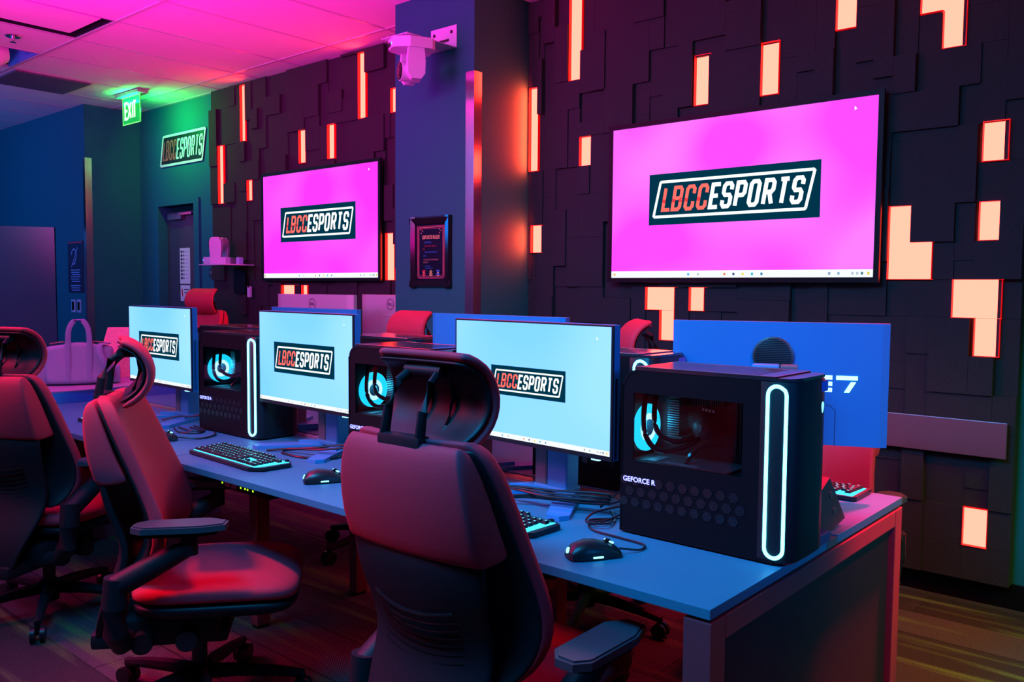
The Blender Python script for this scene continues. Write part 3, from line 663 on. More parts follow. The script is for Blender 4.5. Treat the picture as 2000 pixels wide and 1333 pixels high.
n = 26; vs = [p for r in outer for p in r]; fs = [(i*n+j, i*n+(j+1) % n, (i+1)*n+(j+1) % n, (i+1)*n+j) for i in range(8) for j in range(n)]+[tuple(range(n-1, -1, -1)), tuple(range(8*n, 9*n))]
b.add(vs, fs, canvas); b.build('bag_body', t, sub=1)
for s in (-1, 1):
    b = MB(); hp = [(-.05, s*.072, .02), (-.052, s*.058, .12), (-.052, s*.040, .22), (-.046, s*.03, .30), (-.02, s*.02, .345), (.02, s*.02, .345), (.046, s*.03, .30), (.052, s*.040, .22), (.052, s*.058, .12), (.05, s*.072, .02)]
    b.tube(cr(hp, 4), .013, canvas_d, n=8, flat=.22, upv=(1, 0, 0)); b.build('handle', t, smooth=True)
b = MB(); b.tube(cr([(.15, 0, .22), (.10, -.05, .21), (.12, -.083, .12), (.15, -.066, .05), (.172, -.02, .1)]), .014, canvas_d, n=8, flat=.3, upv=(1, 0, 0)); b.build('shoulder_strap', t, smooth=True)
for sx in (-1, 1):
    b = MB(); b.box((sx*.172-.035, -.03, .005), (sx*.172+.03, .05, .10), canvas, bev=.012); b.build('side_pocket', t, smooth=True)
b = MB(); b.tube([(-.14, .0, .222), (-.08, .0, .232), (0, 0, .2), (.08, 0, .232), (.14, 0, .222)], .004, mat('zip', (.3, .1, .12), .4)); b.build('zipper', t)
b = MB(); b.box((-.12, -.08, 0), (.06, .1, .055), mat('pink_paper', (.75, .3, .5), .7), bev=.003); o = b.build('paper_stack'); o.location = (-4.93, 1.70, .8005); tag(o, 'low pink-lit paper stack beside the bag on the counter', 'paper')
t = thing('storage_box', 'red-lit felt box with a flap standing behind the bag on the counter', 'box', (-5.02, 2.36, .8005), math.radians(55))
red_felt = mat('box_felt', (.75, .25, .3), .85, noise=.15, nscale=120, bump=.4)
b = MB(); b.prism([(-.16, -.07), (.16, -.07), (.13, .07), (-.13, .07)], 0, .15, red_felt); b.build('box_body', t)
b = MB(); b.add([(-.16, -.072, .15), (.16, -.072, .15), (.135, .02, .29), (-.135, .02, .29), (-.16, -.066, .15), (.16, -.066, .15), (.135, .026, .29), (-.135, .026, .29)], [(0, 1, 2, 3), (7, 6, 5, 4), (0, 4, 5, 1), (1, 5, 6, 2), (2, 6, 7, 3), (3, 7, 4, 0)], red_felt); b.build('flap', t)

# ================================================================== COMPUTERS
PW, PL_, PH = .20, .440, .417
alien = [(0, -.5), (.22, -.32), (.36, 0), (.38, .25), (.25, .45), (0, .5), (-.25, .45), (-.38, .25), (-.36, 0), (-.22, -.32)]
grille_m = mat('pc_top', (.02, .015, .02), .22, spec=1.0, coat=.6)
def make_pc(name, lab, lit=True, group=None):
    t = thing(name, lab, 'computer', (0, 0, 0), 0, group)
    # plan outline: front (x=0) convex
    front = [(-.075, 0), (-.030, .0), (-.014, .005), (-.004, .018), (0, .045), (0, .155), (-.004, .180), (-.014, .194), (-.030, .20)]
    out = [(-PL_, 0)]+front+[(-PL_, PW)]
    b = MB()
    # shell as ring walls (window cut in the near side)
    wx0, wx1, wz0, wz1 = -.405, -.118, .185, .352
    b.prism([(-PL_+.004, .001), (-.055, .001), (-.055, .010), (-PL_+.004, .010)], .012, wz0, black)
    rr_ = .035; ra = [(-PL_+.004+rr_-rr_*math.cos(a), PH-.0097-rr_+rr_*math.sin(a)) for a in [PI/2*k/6 for k in range(7)]]
    b.prism([(-PL_+.004, wz1)]+ra+[(-.055, PH-.0097), (-.055, wz1)], -.006, -.001, black, T=FACE(0, 0, 0))
    b.sheet([[(x, .0, z_), (x, PW, z_)] for x, z_ in ra], [[(x+.006, .0, z_-.006), (x+.006, PW, z_-.006)] for x, z_ in ra], black)
    b.box((-PL_+.004, .001, wz0), (wx0, .006, wz1), black); b.box((wx1, .001, wz0), (-.055, .006, wz1), black)
    b.box((-PL_+.03, PW-.006, .012), (-.035, PW, PH-.012), black)
    b.box((-PL_, .0, .012), (-PL_+.006, PW, PH-.045), black); b.box((-PL_, .0, .12), (-PL_+.006, .03, PH-.045), black); b.box((-PL_, .2, .12), (-PL_+.006, PW, PH-.045), black); b.box((-PL_, .03, .34), (-PL_+.006, .2, PH-.045), black)
    b.box((-PL_, .0, .004), (-.04, PW, .012), black)
    b.build('case', t)
    b = MB(); z = [(.006, .0), (.0, .006), (0, PH-.018), (.004, PH-.010)]
    rows = []
    for ins, zz in z: rows.append([(p[0]-ins, p[1]+(ins if p[1] < .1 else -ins), zz+.004) for p in front])
    back = [[(-.080, .002+.196*(j/8), r[0][2]) for j in range(9)] for r in rows]
    b.sheet(rows, back, black_sat); b.build('front_bezel', t, smooth=True)
    # top with long louvres
    tx = -PL_+.038; b = MB(); tp = [(tx, 0)]+front+[(tx, PW)]
    b.prism([(p[0], p[1]) for p in tp], PH-.0095, PH-.003, grille_m); b.box((-.09, .006, PH-.003), (-.045, PW-.006, PH), grille_m, bev=.002); b.box((tx, .0, PH-.003), (-.045, .012, PH), grille_m, bev=.001); b.box((tx, PW-.012, PH-.003), (-.045, PW, PH), grille_m, bev=.001)
    b.build('top_panel', t)
    b = MB(); N = 44
    for i in range(N):
        x = tx+.004+(-.095-tx)*i/N; b.box((x, .013, PH-.003), (x+.0042, PW-.013, PH-.0004), grille_m)
    b.build('top_grille', t)
    # oval light loop on the rounded near corner
    xa, xb = -.060, -.019; zt, zb = PH-.020, .018; r_ = (xb-xa)/2
    Q = lambda x, z_: (x, -.0016+(.0032 if x > -.026 else 0), z_)
    pts = [Q(xb, zb+r_+(zt-zb-2*r_)*k/6) for k in range(7)]
    pts += [Q((xa+xb)/2+r_*math.cos(a), zt-r_+r_*math.sin(a)) for a in [PI*k/10 for k in range(1, 10)]]
    pts += [Q(xa, zt-r_-(zt-zb-2*r_)*k/6) for k in range(7)]
    pts += [Q((xa+xb)/2-r_*math.cos(a), zb+r_-r_*math.sin(a)) for a in [PI*k/10 for k in range(1, 10)]]
    b = MB(); b.tube(pts, .0042, cyan_strip, n=8, closed=True, upv=(0, 1, 0)); b.build('light_loop', t, smooth=True)
    b = MB(); b.prism([(p[0]*.02, p[1]*.026) for p in alien], 0, .002, emis('alien_button', (.3, 1.4, 2.2), 1.3), T=Matrix.Translation((-.002, .160, PH-.078)) @ Matrix.Rotation(PI/2, 4, 'Z') @ Matrix.Rotation(PI/2, 4, 'X')); b.build('power_button', t)
    b = MB(); b.box((-.006, .150, PH-.062+.02), (.0008, .188, PH-.038+.02), mat('blue_label', (.05, .12, .5), .5)); b.build('sticker', t)
    # window glass and side perforations
    b = MB(); b.box((wx0, .0015, wz0), (wx1, .0035, wz1), glass); b.build('side_window', t)
    b = MB(); hx_m = mat('hex_vent', (.010, .012, .016), .3); b.keep = True; Tf = FACE(0, .0004, 0)
    for r in range(3):
        for k in range(10):
            cx = -.40+.0325*k+(.016 if r % 2 else 0); cz = .135-.027*r
            b.prism([(cx+.0125*math.cos(a), cz+.0125*math.sin(a)) for a in [PI/3*q for q in range(6)]], 0, .0007, hx_m, T=Tf)
            for q in range(7):
                a = PI/3*q; rr = .0 if q == 6 else .0065; b.prism([(cx+rr*math.cos(a)+.0018*math.cos(e), cz+rr*math.sin(a)+.0018*math.sin(e)) for e in (0, PI/2, PI, 3*PI/2)], .0007, .0009, black_gl, T=Tf)
    b.build('side_vents', t)
    b = MB(); b.keep = True; v, f = text_geo('GEFORCE R', .0175, 1.0, .0004); b.add([(p[0]-.357, p[1]+.137, .0018) for p in v], f, emis('card_text', (.55, .6, 3.0), 1.6), FACE(0, .0, 0)); b.build('lit_card_text', t)
    # insides
    pcb = mat('circuit_board', (.05, .012, .02), .35, bump=.3, nscale=120); fan_c = emis('fan_cyan', (.01, .80, 1.25), 1.5); fan_w = emis('fan_white', (.75, 1.3, 1.5), 1.3)
    metal_b = mat('blue_grey_metal', (.25, .32, .38), .35, .8)
    b = MB(); b.box((-.405, .165, .17), (-.07, .17, .36), pcb); b.box((-.405, .03, .362), (-.07, .165, .368), black); b.box((-.405, .012, .17), (-.07, .165, .174), black_sat)
    for k in range(5): b.box((-.135-.012*k, .155, .2), (-.131-.012*k, .165, .33), mat('memory', (.08, .05, .07), .4))
    b.build('motherboard', t)
    b = MB(); cf = Matrix.Translation((-.400, .092, .254)) @ Matrix.Rotation(PI/2, 4, 'Y')
    b.lathe([(.034, .0), (.060, .002), (.060, .010), (.034, .010)], fan_c, n=32, T=cf); b.lathe([(.022, .001), (.036, .001), (.036, .012), (.022, .012)], fan_w, n=32, T=cf); b.lathe([(.001, 0), (.021, 0), (.021, .013), (.001, .013)], mat('fan_hub', (.01, .05, .07), .4), n=28, T=cf)
    b.build('lit_fan', t, smooth=True)
    b = MB(); b.tube(cr([(-.375, .06, .362), (-.378, .05, .29), (-.365, .045, .235), (-.335, .06, .205), (-.29, .10, .215), (-.265, .13, .235)]), .0068, black_gl, n=10); b.tube(cr([(-.35, .075, .362), (-.36, .07, .30), (-.345, .065, .25), (-.31, .085, .228), (-.275, .12, .238)]), .0068, black_gl, n=10); b.tube(cr([(-.262, .06, .175), (-.258, .07, .20), (-.24, .10, .222), (-.20, .13, .225)]), .006, black_gl, n=10)
    b.build('cooling_hose', t, smooth=True)
    b = MB()
    for k in range(16): b.box((-.345, .11, .235+.006*k), (-.312, .16, .2372+.006*k), metal_b)
    for k in range(14): b.box((-.285+.006*k, .13, .318), (-.2825+.006*k, .16, .343), mat('dull_fin', (.12, .05, .07), .4, .6))
    b.build('heatsink', t)
    b = MB(); b.lathe([(.001, .0), (.036, .0), (.036, .018), (.026, .034), (.012, .040), (.001, .041)], mat('pump_cap', (.07, .10, .12), .35), n=28, T=Matrix.Translation((-.262, .165, .262)) @ Matrix.Rotation(PI/2, 4, 'X'))
    b.prism([(p[0]*.016, p[1]*.02) for p in alien], 0, .001, mat('pump_mark', (.12, .28, .34), .4), T=FACE(-.262, .1238, .262)); b.build('cooler_pump', t, smooth=True)
    b = MB()
    for k in range(4): b.cyl((-.268+.0095*k, .16, .306-.001*k), (-.268+.0095*k, .15, .306-.001*k), .0035, mat('capacitor', (.4, .6, .65), .3, .7), n=10)
    for k, (x, z_) in enumerate(((-.335, .345), (-.30, .35), (-.30, .225), (-.315, .222), (-.33, .224), (-.12, .345), (-.10, .31), (-.10, .26))): b.cyl((x, .16, z_), (x, .15, z_), .0035, mat('capacitor', ()), n=10)
    b.build('capacitors', t)
    b = MB(); b.box((-.40, .03, .176), (-.14, .15, .182), mat('card_shroud', (.06, .07, .09), .3, .5)); b.box((-.36, .031, .182), (-.33, .10, .184), metal_b); b.box((-.31, .035, .182), (-.22, .05, .1835), metal_b); b.build('graphics_card', t)
    for o in [o for o in t.children if o.name.startswith(('motherboard', 'lit_fan', 'cooling_hose', 'heatsink', 'cooler_pump', 'capacitors', 'graphics_card', 'side_vents', 'lit_card_text'))]: o.location.x = -.028
    for x in (-.41, -.11):
        b = MB(); b.box((x, .02, 0), (x+.03, PW-.02, .0045), black); b.build('foot', t)
    return t
PC1 = make_pc('desktop_computer', 'nearest black tower computer with a side window and cyan light loop, at the desk corner', group=None)
PC1.location = (-.722, 1.766, DZT+.0005)
g = 'black tower computers with cyan light loops'; PC1['group'] = g
dup(PC1, (-1.834, 1.80, DZT+.0005), 0, 'black tower computer behind the nearest chair headrest', g)
dup(PC1, (-2.898, 1.851, DZT+.0005), 0, 'black tower computer between the two left front monitors, cyan loop lit', g)
dup(PC1, (-1.285, 2.11, DZT+.0005), 0, 'rear-row tower computer just behind the nearest one, only its top showing', g)
dup(PC1, (-2.30, 2.13, DZT+.0005), 0, 'rear-row tower computer behind the middle front monitor', g)
dup(PC1, (-3.42, 2.13, DZT+.0005), 0, 'rear-row tower computer behind the left front tower', g)
# small lamps that the light loops and the fan give off
def plight(name, loc, col, e, r=.03):
    d = bpy.data.lights.new(name, 'POINT'); d.energy = e; d.color = col; d.shadow_soft_size = r; o = bpy.data.objects.new(name, d); COL.objects.link(o); o.location = loc
for px, py in ((-.745, 1.766), (-1.845, 1.80), (-2.925, 1.851)):
    plight('fan_glow', (px-.37, py+.09, DZT+.27), (.02, .6, 1), .22, .02)

# ================================================================== MONITORS
MW, MH = .610, .354
def make_monitor(name, lab, lw, seven=True):
    """local: screen faces -Y, stand behind; origin at desk under the column"""
    t = thing(name, lab, 'monitor', (0, 0, 0)); py = -.10; cz = .335
    b = MB(); pr = [(-MW/2, py-.0), (MW/2, py-.0), (MW/2, py+.022), (MW/2-.02, py+.030), (.16, py+.036), (-.16, py+.036), (-MW/2+.02, py+.030), (-MW/2, py+.022)]
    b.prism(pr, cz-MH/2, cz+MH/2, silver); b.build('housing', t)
    b = MB(); b.box((-MW/2, py-.006, cz-MH/2), (MW/2, py-.0005, cz+MH/2), black_sat, bev=.0015)
    for k in range(60): b.box((MW/2+.0001, py+.004, cz-.17+.0035*k), (MW/2+.0006, py+.014, cz-.1685+.0035*k), black)
    b.build('bezel', t)
    b = MB(); b.box((.235, py-.004, cz-MH/2-.004), (.26, py+.006, cz-MH/2), emis('power_led', (.5, 1.3, 1.6), 1.4)); b.build('power_light', t)
    b = MB(); b.keep = True; T = FACE(0, py-.0065, cz+.004); W, Hh = .597, .336
    quad(b, -W/2, -Hh/2, W/2, Hh/2, 0, scr_cyan, T); taskbar(b, W, Hh, T, Hh*.042); logo(b, W*lw, W*lw/3.4, T @ Matrix.Translation((0, 0, 0)))
    b.add([(W*.42, Hh*.42, .001), (W*.42+.006, Hh*.42-.006, .001), (W*.42, Hh*.42-.009, .001)], [(0, 2, 1)], white_emit, T); b.build('screen', t)
    # rear: round mesh cover + glyph + seam
    Tb = Matrix.Translation((0, py+.0362, cz)) @ Matrix.Rotation(PI, 4, 'Z') @ Matrix.Rotation(PI/2, 4, 'X')
    b = MB(); b.lathe([(.001, 0), (.058, 0), (.058, .006), (.054, .008), (.001, .008)], mat('rear_mesh', (.02, .03, .035), .4), n=36, T=Tb @ Matrix.Translation((-.01, .076, 0)))
    for k in range(20):
        u = -.05+.1*k/19; q = math.sqrt(max(0, .052**2-u*u)); b.box((-.01-q, .076+u-.0008, .0082), (-.01+q, .076+u+.0008, .009), black, T=Tb)
    b.build('rear_vent', t, smooth=True)
    b = MB(); b.keep = True; gm = emis('rear_glyph', (.6, 1.6, 2.0), 1.3)   # the lit two-digit mark
    G = Tb @ Matrix.Translation((.165, -.022, -.0035))
    for y0 in (.0, .018, .036): b.box((-.052, y0, -.006), (-.010, y0+.012, .0035), gm, T=G)
    b.box((0.0, .036, -.007), (.058, .048, .0035), gm, T=G); b.prism([(.022, .0), (.036, .0), (.054, .031), (.040, .031)], -.007, .0035, gm, T=G)
    b.build('rear_lit_mark', t)
    b = MB(); b.strip([(-.165, -MH/2), (-.165, -.075), (-.15, -.06), (.15, -.06), (.165, -.075), (.165, -MH/2)], .0012, mat('seam', (.01, .02, .05), .6), T=Tb, z=.0004); b.build('rear_seam', t)
    b = MB(); b.box((-.05, py+.036, cz-.06), (.05, .0, cz+.03), silver, bev=.006); b.build('neck', t)
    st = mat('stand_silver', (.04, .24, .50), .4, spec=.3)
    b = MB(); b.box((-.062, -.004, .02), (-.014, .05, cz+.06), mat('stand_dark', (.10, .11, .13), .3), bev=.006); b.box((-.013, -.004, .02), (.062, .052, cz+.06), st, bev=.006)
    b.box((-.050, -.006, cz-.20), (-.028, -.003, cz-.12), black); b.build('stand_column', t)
    b = MB()
    for s in (-1, 1):
        b.prism([(s*.01, .06), (s*.075, .05), (s*.215, -.165), (s*.205, -.195), (s*.165, -.20), (s*.02, .0)] if s > 0 else [(s*.02, .0), (s*.165, -.20), (s*.205, -.195), (s*.215, -.165), (s*.075, .05), (s*.01, .06)], .0, .012, st)
        b.prism([(s*.0, .07), (s*.07, .05), (s*.12, -.05), (s*.02, .0)] if s > 0 else [(s*.02, .0), (s*.12, -.05), (s*.07, .05), (s*.0, .07)], .012, .024, st)
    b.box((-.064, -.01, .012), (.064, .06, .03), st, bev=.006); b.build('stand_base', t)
    return t
M1 = make_monitor('computer_monitor', 'nearest front monitor, cyan desktop with a small logo, right of the nearest chair', .485); zm = DZT+.0005
# monitor height: bottom edge at z ~.886 => local cz .335 puts the centre at 1.07
M1.location = (-1.52, 1.945, zm); M1.rotation_euler = (0, 0, math.radians(-4))
g = 'cyan monitors facing the front chairs'; M1['group'] = g
M2 = make_monitor('computer_monitor', 'middle front monitor with a large logo on cyan', .655); M2.location = (-2.585, 1.95, zm); M2.rotation_euler = (0, 0, math.radians(-2.5)); M2['group'] = g
dup(M2, (-3.655, 1.945, zm), math.radians(-2), 'leftmost front monitor, its logo partly hidden by a headrest', g)
g = 'rear-row monitors seen from behind'
dup(M1, (-1.016, 2.338, zm), math.radians(180+21), 'blue-backed monitor at the right with a round vent and a lit mark', g)
dup(M1, (-1.955, 2.10, zm), math.radians(180), 'rear-row monitor peeking over the nearest front monitor', g)
dup(M1, (-3.07, 2.155, zm), math.radians(180), 'rear-row monitor peeking over the middle front monitor', g)

# ================================================================== KEYBOARDS AND MICE
key_m = mat('keycap', (.012, .014, .018), .35)
KM = {}
def keymesh(wu):
    if wu in KM: return KM[wu]
    b = MB(); w_ = .0165*wu+.0024*(wu-1) if wu > 1 else .0165; w_ = .019*wu-.0028; d = .0162; top = .0022
    vs = [(-w_/2, -d/2, 0), (w_/2, -d/2, 0), (w_/2, d/2, 0), (-w_/2, d/2, 0), (-w_/2+top, -d/2+top, .0075), (w_/2-top, -d/2+top, .0075), (w_/2-top, d/2-top*.7, .0075), (-w_/2+top, d/2-top*.7, .0075)]
    b.add(vs, [(0, 3, 2, 1), (4, 5, 6, 7), (0, 1, 5, 4), (1, 2, 6, 5), (2, 3, 7, 6), (3, 0, 4, 7)], key_m)
    b.add([(-.0028, .0, .0077), (.0028, .0, .0077), (.0028, .004, .0077), (-.0028, .004, .0077)], [(0, 1, 2, 3)], cyan_legend)
    o = b.build('key'); me = o.data; bpy.data.objects.remove(o); KM[wu] = me; return me
rows_k = [
    [(0, 1)]+[(2+i, 1) for i in range(4)]+[(6.5+i, 1) for i in range(4)]+[(11+i, 1) for i in range(4)]+[(15.25+i, 1) for i in range(3)],
    [(i, 1) for i in range(13)]+[(13, 2)]+[(15.25+i, 1) for i in range(3)]+[(18.5+i, 1) for i in range(4)],
    [(0, 1.5)]+[(1.5+i, 1) for i in range(12)]+[(13.5, 1.5)]+[(15.25+i, 1) for i in range(3)]+[(18.5+i, 1) for i in range(3)],
    [(0, 1.75)]+[(1.75+i, 1) for i in range(11)]+[(12.75, 2.25)]+[(18.5+i, 1) for i in range(3)],
    [(0, 2.25)]+[(2.25+i, 1) for i in range(10)]+[(12.25, 2.75)]+[(16.25, 1)]+[(18.5+i, 1) for i in range(3)],
    [(0, 1.5), (1.5, 1.25), (2.75, 6.5), (9.25, 1.25), (10.5, 1.25), (11.75, 1.25), (13, 2)]+[(15.25+i, 1) for i in range(3)]+[(18.5, 2), (20.5, 1)]]
def make_keyboard(lab):
    t = thing('keyboard', lab, 'keyboard', (0, 0, 0)); W = .445; D = .135
    b = MB(); pts = [(-W/2-.008, -D/2-.001), (-W/2+.004, -D/2-.006), (W/2-.030, -D/2-.006), (W/2+.012, -D/2+.028), (W/2+.012, D/2-.005), (W/2-.01, D/2+.008), (-W/2, D/2+.008), (-W/2-.01, D/2-.004)]
    b.prism(pts, .003, .014, black_sat); b.build('keyboard_case', t)
    b = MB(); b.prism([(-W/2+.004, -D/2+.0085), (W/2-.014, -D/2+.0085), (W/2-.006, -D/2+.022), (W/2-.004, D/2-.002), (-W/2+.002, D/2-.002)], .0141, .0148, cyan_key); b.build('backlight_plate', t)
    b = MB()
    for x in (-.18, .15): b.box((x, -.05, 0), (x+.03, -.03, .0029), black); b.box((x, .04, 0), (x+.03, .055, .0029), black)
    b.build('foot', t)
    b = MB(); b.cyl((W/2-.02, D/2-.002, .014), (W/2-.02, D/2-.002, .021), .008, black_gl, n=20); b.build('volume_wheel', t, smooth=True)
    for r, row in enumerate(rows_k):
        y = D/2-.014-(.0+.0195*r+(.004 if r else 0))
        for x, wu in row:
            k = bpy.data.objects.new('key', keymesh(wu)); COL.objects.link(k); k.parent = t; k.location = (-W/2+.008+.0194*(x+wu/2), y, .0165+.0015*(5-r)*.5)
    return t
g = 'black keyboards with cyan-lit keys'
K1 = make_keyboard('nearest cyan-lit keyboard on the desk, partly behind the nearest chair back'); K1['group'] = g
K1.location = (-1.513, 1.617, DZT+.0005); K1.rotation_euler = (0, 0, math.radians(-1.5))
dup(K1, (-2.633, 1.605, DZT+.0005), math.radians(-3.0), 'cyan-lit keyboard in the middle of the desk left of a mouse', g)
dup(K1, (-3.69, 1.67, DZT+.0005), math.radians(3), 'leftmost cyan-lit keyboard, behind the second chair', g)
dup(K1, (-1.055, 2.54, DZT+.0005), math.radians(180), 'keyboard on the red-lit rear half of the desk at the right', g)
def make_mouse(lab):
    t = thing('computer_mouse', lab, 'mouse', (0, 0, 0))
    # long axis +Y (front of mouse away from user)
    b = MB(); prof = [(-.062, .006, .018), (-.058, .02, .026), (-.045, .032, .031), (-.02, .039, .034), (.005, .037, .033), (.03, .030, .031), (.052, .021, .030), (.061, .013, .026), (.064, .008, .018)]
    rows = []
    for y, h, w_ in prof:
        ring = []
        for k in range(14):
            a = PI*k/13; cx = math.cos(a); ring.append((w_*cx*(1.0 if cx < 0 else .95), y, .003+h*max(0, math.sin(a))**.75))
        rows.append(ring)
    n = 14; vs = [p for r in rows for p in r]; fs = [(i*n+j, i*n+j+1, (i+1)*n+j+1, (i+1)*n+j) for i in range(len(rows)-1) for j in range(n-1)]
    fs += [tuple(i*n for i in range(len(rows)))+tuple(i*n+n-1 for i in reversed(range(len(rows)))), tuple(range(n)), tuple((len(rows)-1)*n+j for j in reversed(range(n)))]
    b.add(vs, fs, black_sat); b.build('shell', t, smooth=True)
    glow = emis('mouse_glow', (.35, 1.4, 1.8), 1.7)
    b = MB(); b.tube([(-.006, .03, .037), (.010, .045, .031)], .0022, glow, n=6, flat=1.5); b.build('wheel_light', t)
    b = MB(); b.lathe([(.001, 0), (.007, 0), (.007, .002), (.001, .0025)], glow, n=14, T=Matrix.Translation((-.004, -.0585, .019)) @ Matrix.Rotation(math.radians(70), 4, 'X')); b.build('rear_light', t)
    b = MB(); b.tube([(.0325, -.012, .008), (.0320, .012, .008)], .0022, glow, n=6); b.build('side_light', t)
    b = MB(); b.cyl((-.005, .035, .028), (.005, .035, .028), .011, black, n=18); b.build('scroll_wheel', t, smooth=True)
    b = MB(); b.box((-.02, -.05, 0), (.02, .05, .003), black); b.build('glide_foot', t)
    return t
g = 'black mice with cyan lights'
MO = make_mouse('nearest black mouse with cyan lights near the desk edge'); MO['group'] = g
MO.location = (-1.093, 1.555, DZT+.0005); MO.rotation_euler = (0, 0, math.radians(-32))
dup(MO, (-2.145, 1.60, DZT+.0005), math.radians(-30), 'black mouse left of the nearest chair back, right of the middle keyboard', g)
dup(MO, (-3.185, 1.60, DZT+.0005), math.radians(-30), 'black mouse in front of the second chair, beside the leftmost keyboard', g)

# cables
def cable(lab, paths, r=.0035):
    b = MB()
    for p in paths:
        P = [Vector(q) for q in p]; out = []
        for i in range(len(P)-1):     # Catmull-Rom
            p0, p1, p2, p3 = P[max(i-1, 0)], P[i], P[i+1], P[min(i+2, len(P)-1)]
            for k in range(6):
                u = k/6; out.append(.5*((2*p1)+(-p0+p2)*u+(2*p0-5*p1+4*p2-p3)*u*u+(-p0+3*p1-3*p2+p3)*u**3))
        out.append(P[-1]); b.tube(out, r, black_sat, n=7)
    o = b.build('cable', smooth=True); tag(o, lab, 'cable'); return o
z = DZT+.0045
cable('thin cord of the nearest mouse looping back to the tower', [[(-1.058, 1.61, z+.01), (-1.035, 1.66, z), (-1.05, 1.70, z), (-1.12, 1.71, z), (-1.21, 1.72, z), (-1.25, 1.77, z), (-1.22, 1.86, z)]], .0025)
cable('bundle of black cables tied behind the nearest keyboard', [[(-1.68, 1.70, z), (-1.67, 1.76, z+.02), (-1.55, 1.80, z+.035+.004*k), (-1.42, 1.80+.012*k, z+.035+.006*k), (-1.30, 1.83+.01*k, z+.04+.008*k), (-1.26, 1.87, z+.03+.01*k), (-1.33, 1.86+.01*k, z+.02+.004*k), (-1.5, 1.80, z+.02+.003*k), (-1.60, 1.74, z+.003*k), (-1.58, 1.70, z)] for k in range(3)])
cable('cord of the middle mouse running behind the nearest chair back', [[(-2.11, 1.655, z+.008), (-2.07, 1.70, z), (-2.02, 1.76, z), (-2.03, 1.86, z), (-2.08, 1.92, z)]], .0025)
cable('black cables crossing the desk behind the middle keyboard', [[(-2.70, 1.76, z), (-2.62, 1.80, z+.01), (-2.50, 1.82, z+.02+.006*k), (-2.42, 1.84+.02*k, z+.03+.01*k), (-2.30, 1.90, z+.05), (-2.2, 1.95, z+.07)] for k in range(2)]+[[(-2.62, 1.77, z), (-2.5, 1.77, z), (-2.40, 1.83, z), (-2.46, 1.92, z), (-2.6, 1.90, z), (-2.66, 1.80, z)], [(-2.30, 1.90, z), (-2.33, 1.84, z+.01), (-2.29, 1.82, z), (-2.25, 1.86, z+.02), (-2.27, 1.93, z+.04)]], .0042)
cable('cord of the leftmost mouse with cables looping on the desk', [[(-3.15, 1.655, z+.008), (-3.10, 1.72, z), (-3.13, 1.80, z), (-3.2, 1.84, z)], [(-3.42, 1.78, z), (-3.3, 1.74, z), (-3.22, 1.78, z), (-3.28, 1.84, z), (-3.40, 1.86, z)], [(-3.42, 1.80, z), (-3.27, 1.77, z+.006), (-3.25, 1.82, z), (-3.38, 1.83, z)], [(-3.66, 1.85, z), (-3.58, 1.88, z+.02), (-3.47, 1.9, z+.03), (-3.42, 1.93, z+.05)]], .0035)
cable('tangle of cords beside the nearest tower under the monitor', [[(-1.28, 1.90, z), (-1.22, 1.83, z), (-1.20, 1.76, z+.01), (-1.245, 1.74, z+.01), (-1.26, 1.80, z+.02), (-1.22, 1.88, z+.03)], [(-1.30, 1.88, z+.01), (-1.25, 1.92, z+.06), (-1.21, 1.86, z+.02), (-1.235, 1.79, z)], [(-1.26, 1.96, z+.16), (-1.22, 1.93, z+.12), (-1.23, 1.90, z+.05), (-1.3, 1.92, z+.01)], [(-1.21, 1.80, z), (-1.23, 1.76, z+.004), (-1.27, 1.79, z), (-1.23, 1.84, z)]], .003)
b = MB(); b.tube([(-.04, 0, 0), (-.01, 0, .008), (.005, 0, .006), (.03, 0, -.006)], .003, mat('zip_tie', (.5, .8, .9), .3)); b.tube([(-.005, 0, .006), (.0, .005, .018)], .002, mat('zip_tie', ())); o = b.build('cable_tie'); o.location = (-1.385, 1.965, .90); tag(o, 'pale cable tie sticking out beside the monitor stand', 'cable tie')

# power module clamped at the desk end
t = thing('power_module', 'dark tilted power outlet block standing at the desk end by the nearest tower', 'power outlet', (-.762, 2.105, DZT+.001), 0)
T = Matrix.Rotation(PI/2, 4, 'Z') @ Matrix.Rotation(PI/2, 4, 'X')
def YZ(y, z, x=0): return Matrix.Translation((x, y, z)) @ T
pm = mat('module_plastic', (.03, .045, .04), .35)
q = [(-.10, .008), (.105, .0), (.105, .012), (-.03, .142), (-.14, .09)]
b = MB(); q = [(-.085, .002), (.06, .002), (.108, .012), (-.022, .143), (-.13, .06)]; b.prism([(-.10, .0015), (.0, .0015), (.105, .018), (-.01, .142), (-.13, .09)], -.03, .0, pm, T=YZ(0, 0)); b.build('module_body', t)
ring = mat('jack_ring', (.2, .25, .25), .25, .8)
for k, (y, zz) in enumerate(((.0, .098), (.028, .052))):
    b = MB(); b.lathe([(.004, 0), (.009, 0), (.009, .002), (.004, .002)], ring, n=18, T=YZ(y, zz)); b.build('socket', t)
b = MB(); b.strip([(-.02, .125), (.03, .10), (.06, .05)], .001, ring, T=YZ(0, 0, .0002)); b.build('seam', t)
b = MB(); b.box((-.03, -.14, -.026), (.0265, -.02, .0), mat('clamp_blue', (.06, .07, .16), .4), bev=.003) ; o = b.build('desk_clamp'); o.location = (-.765, 2.10, DZT+.0012+.026); tag(o, 'small clamp gripping the desk edge below the power outlet block', 'clamp')
o.location = (-.762, 2.06, DZT+.0275)
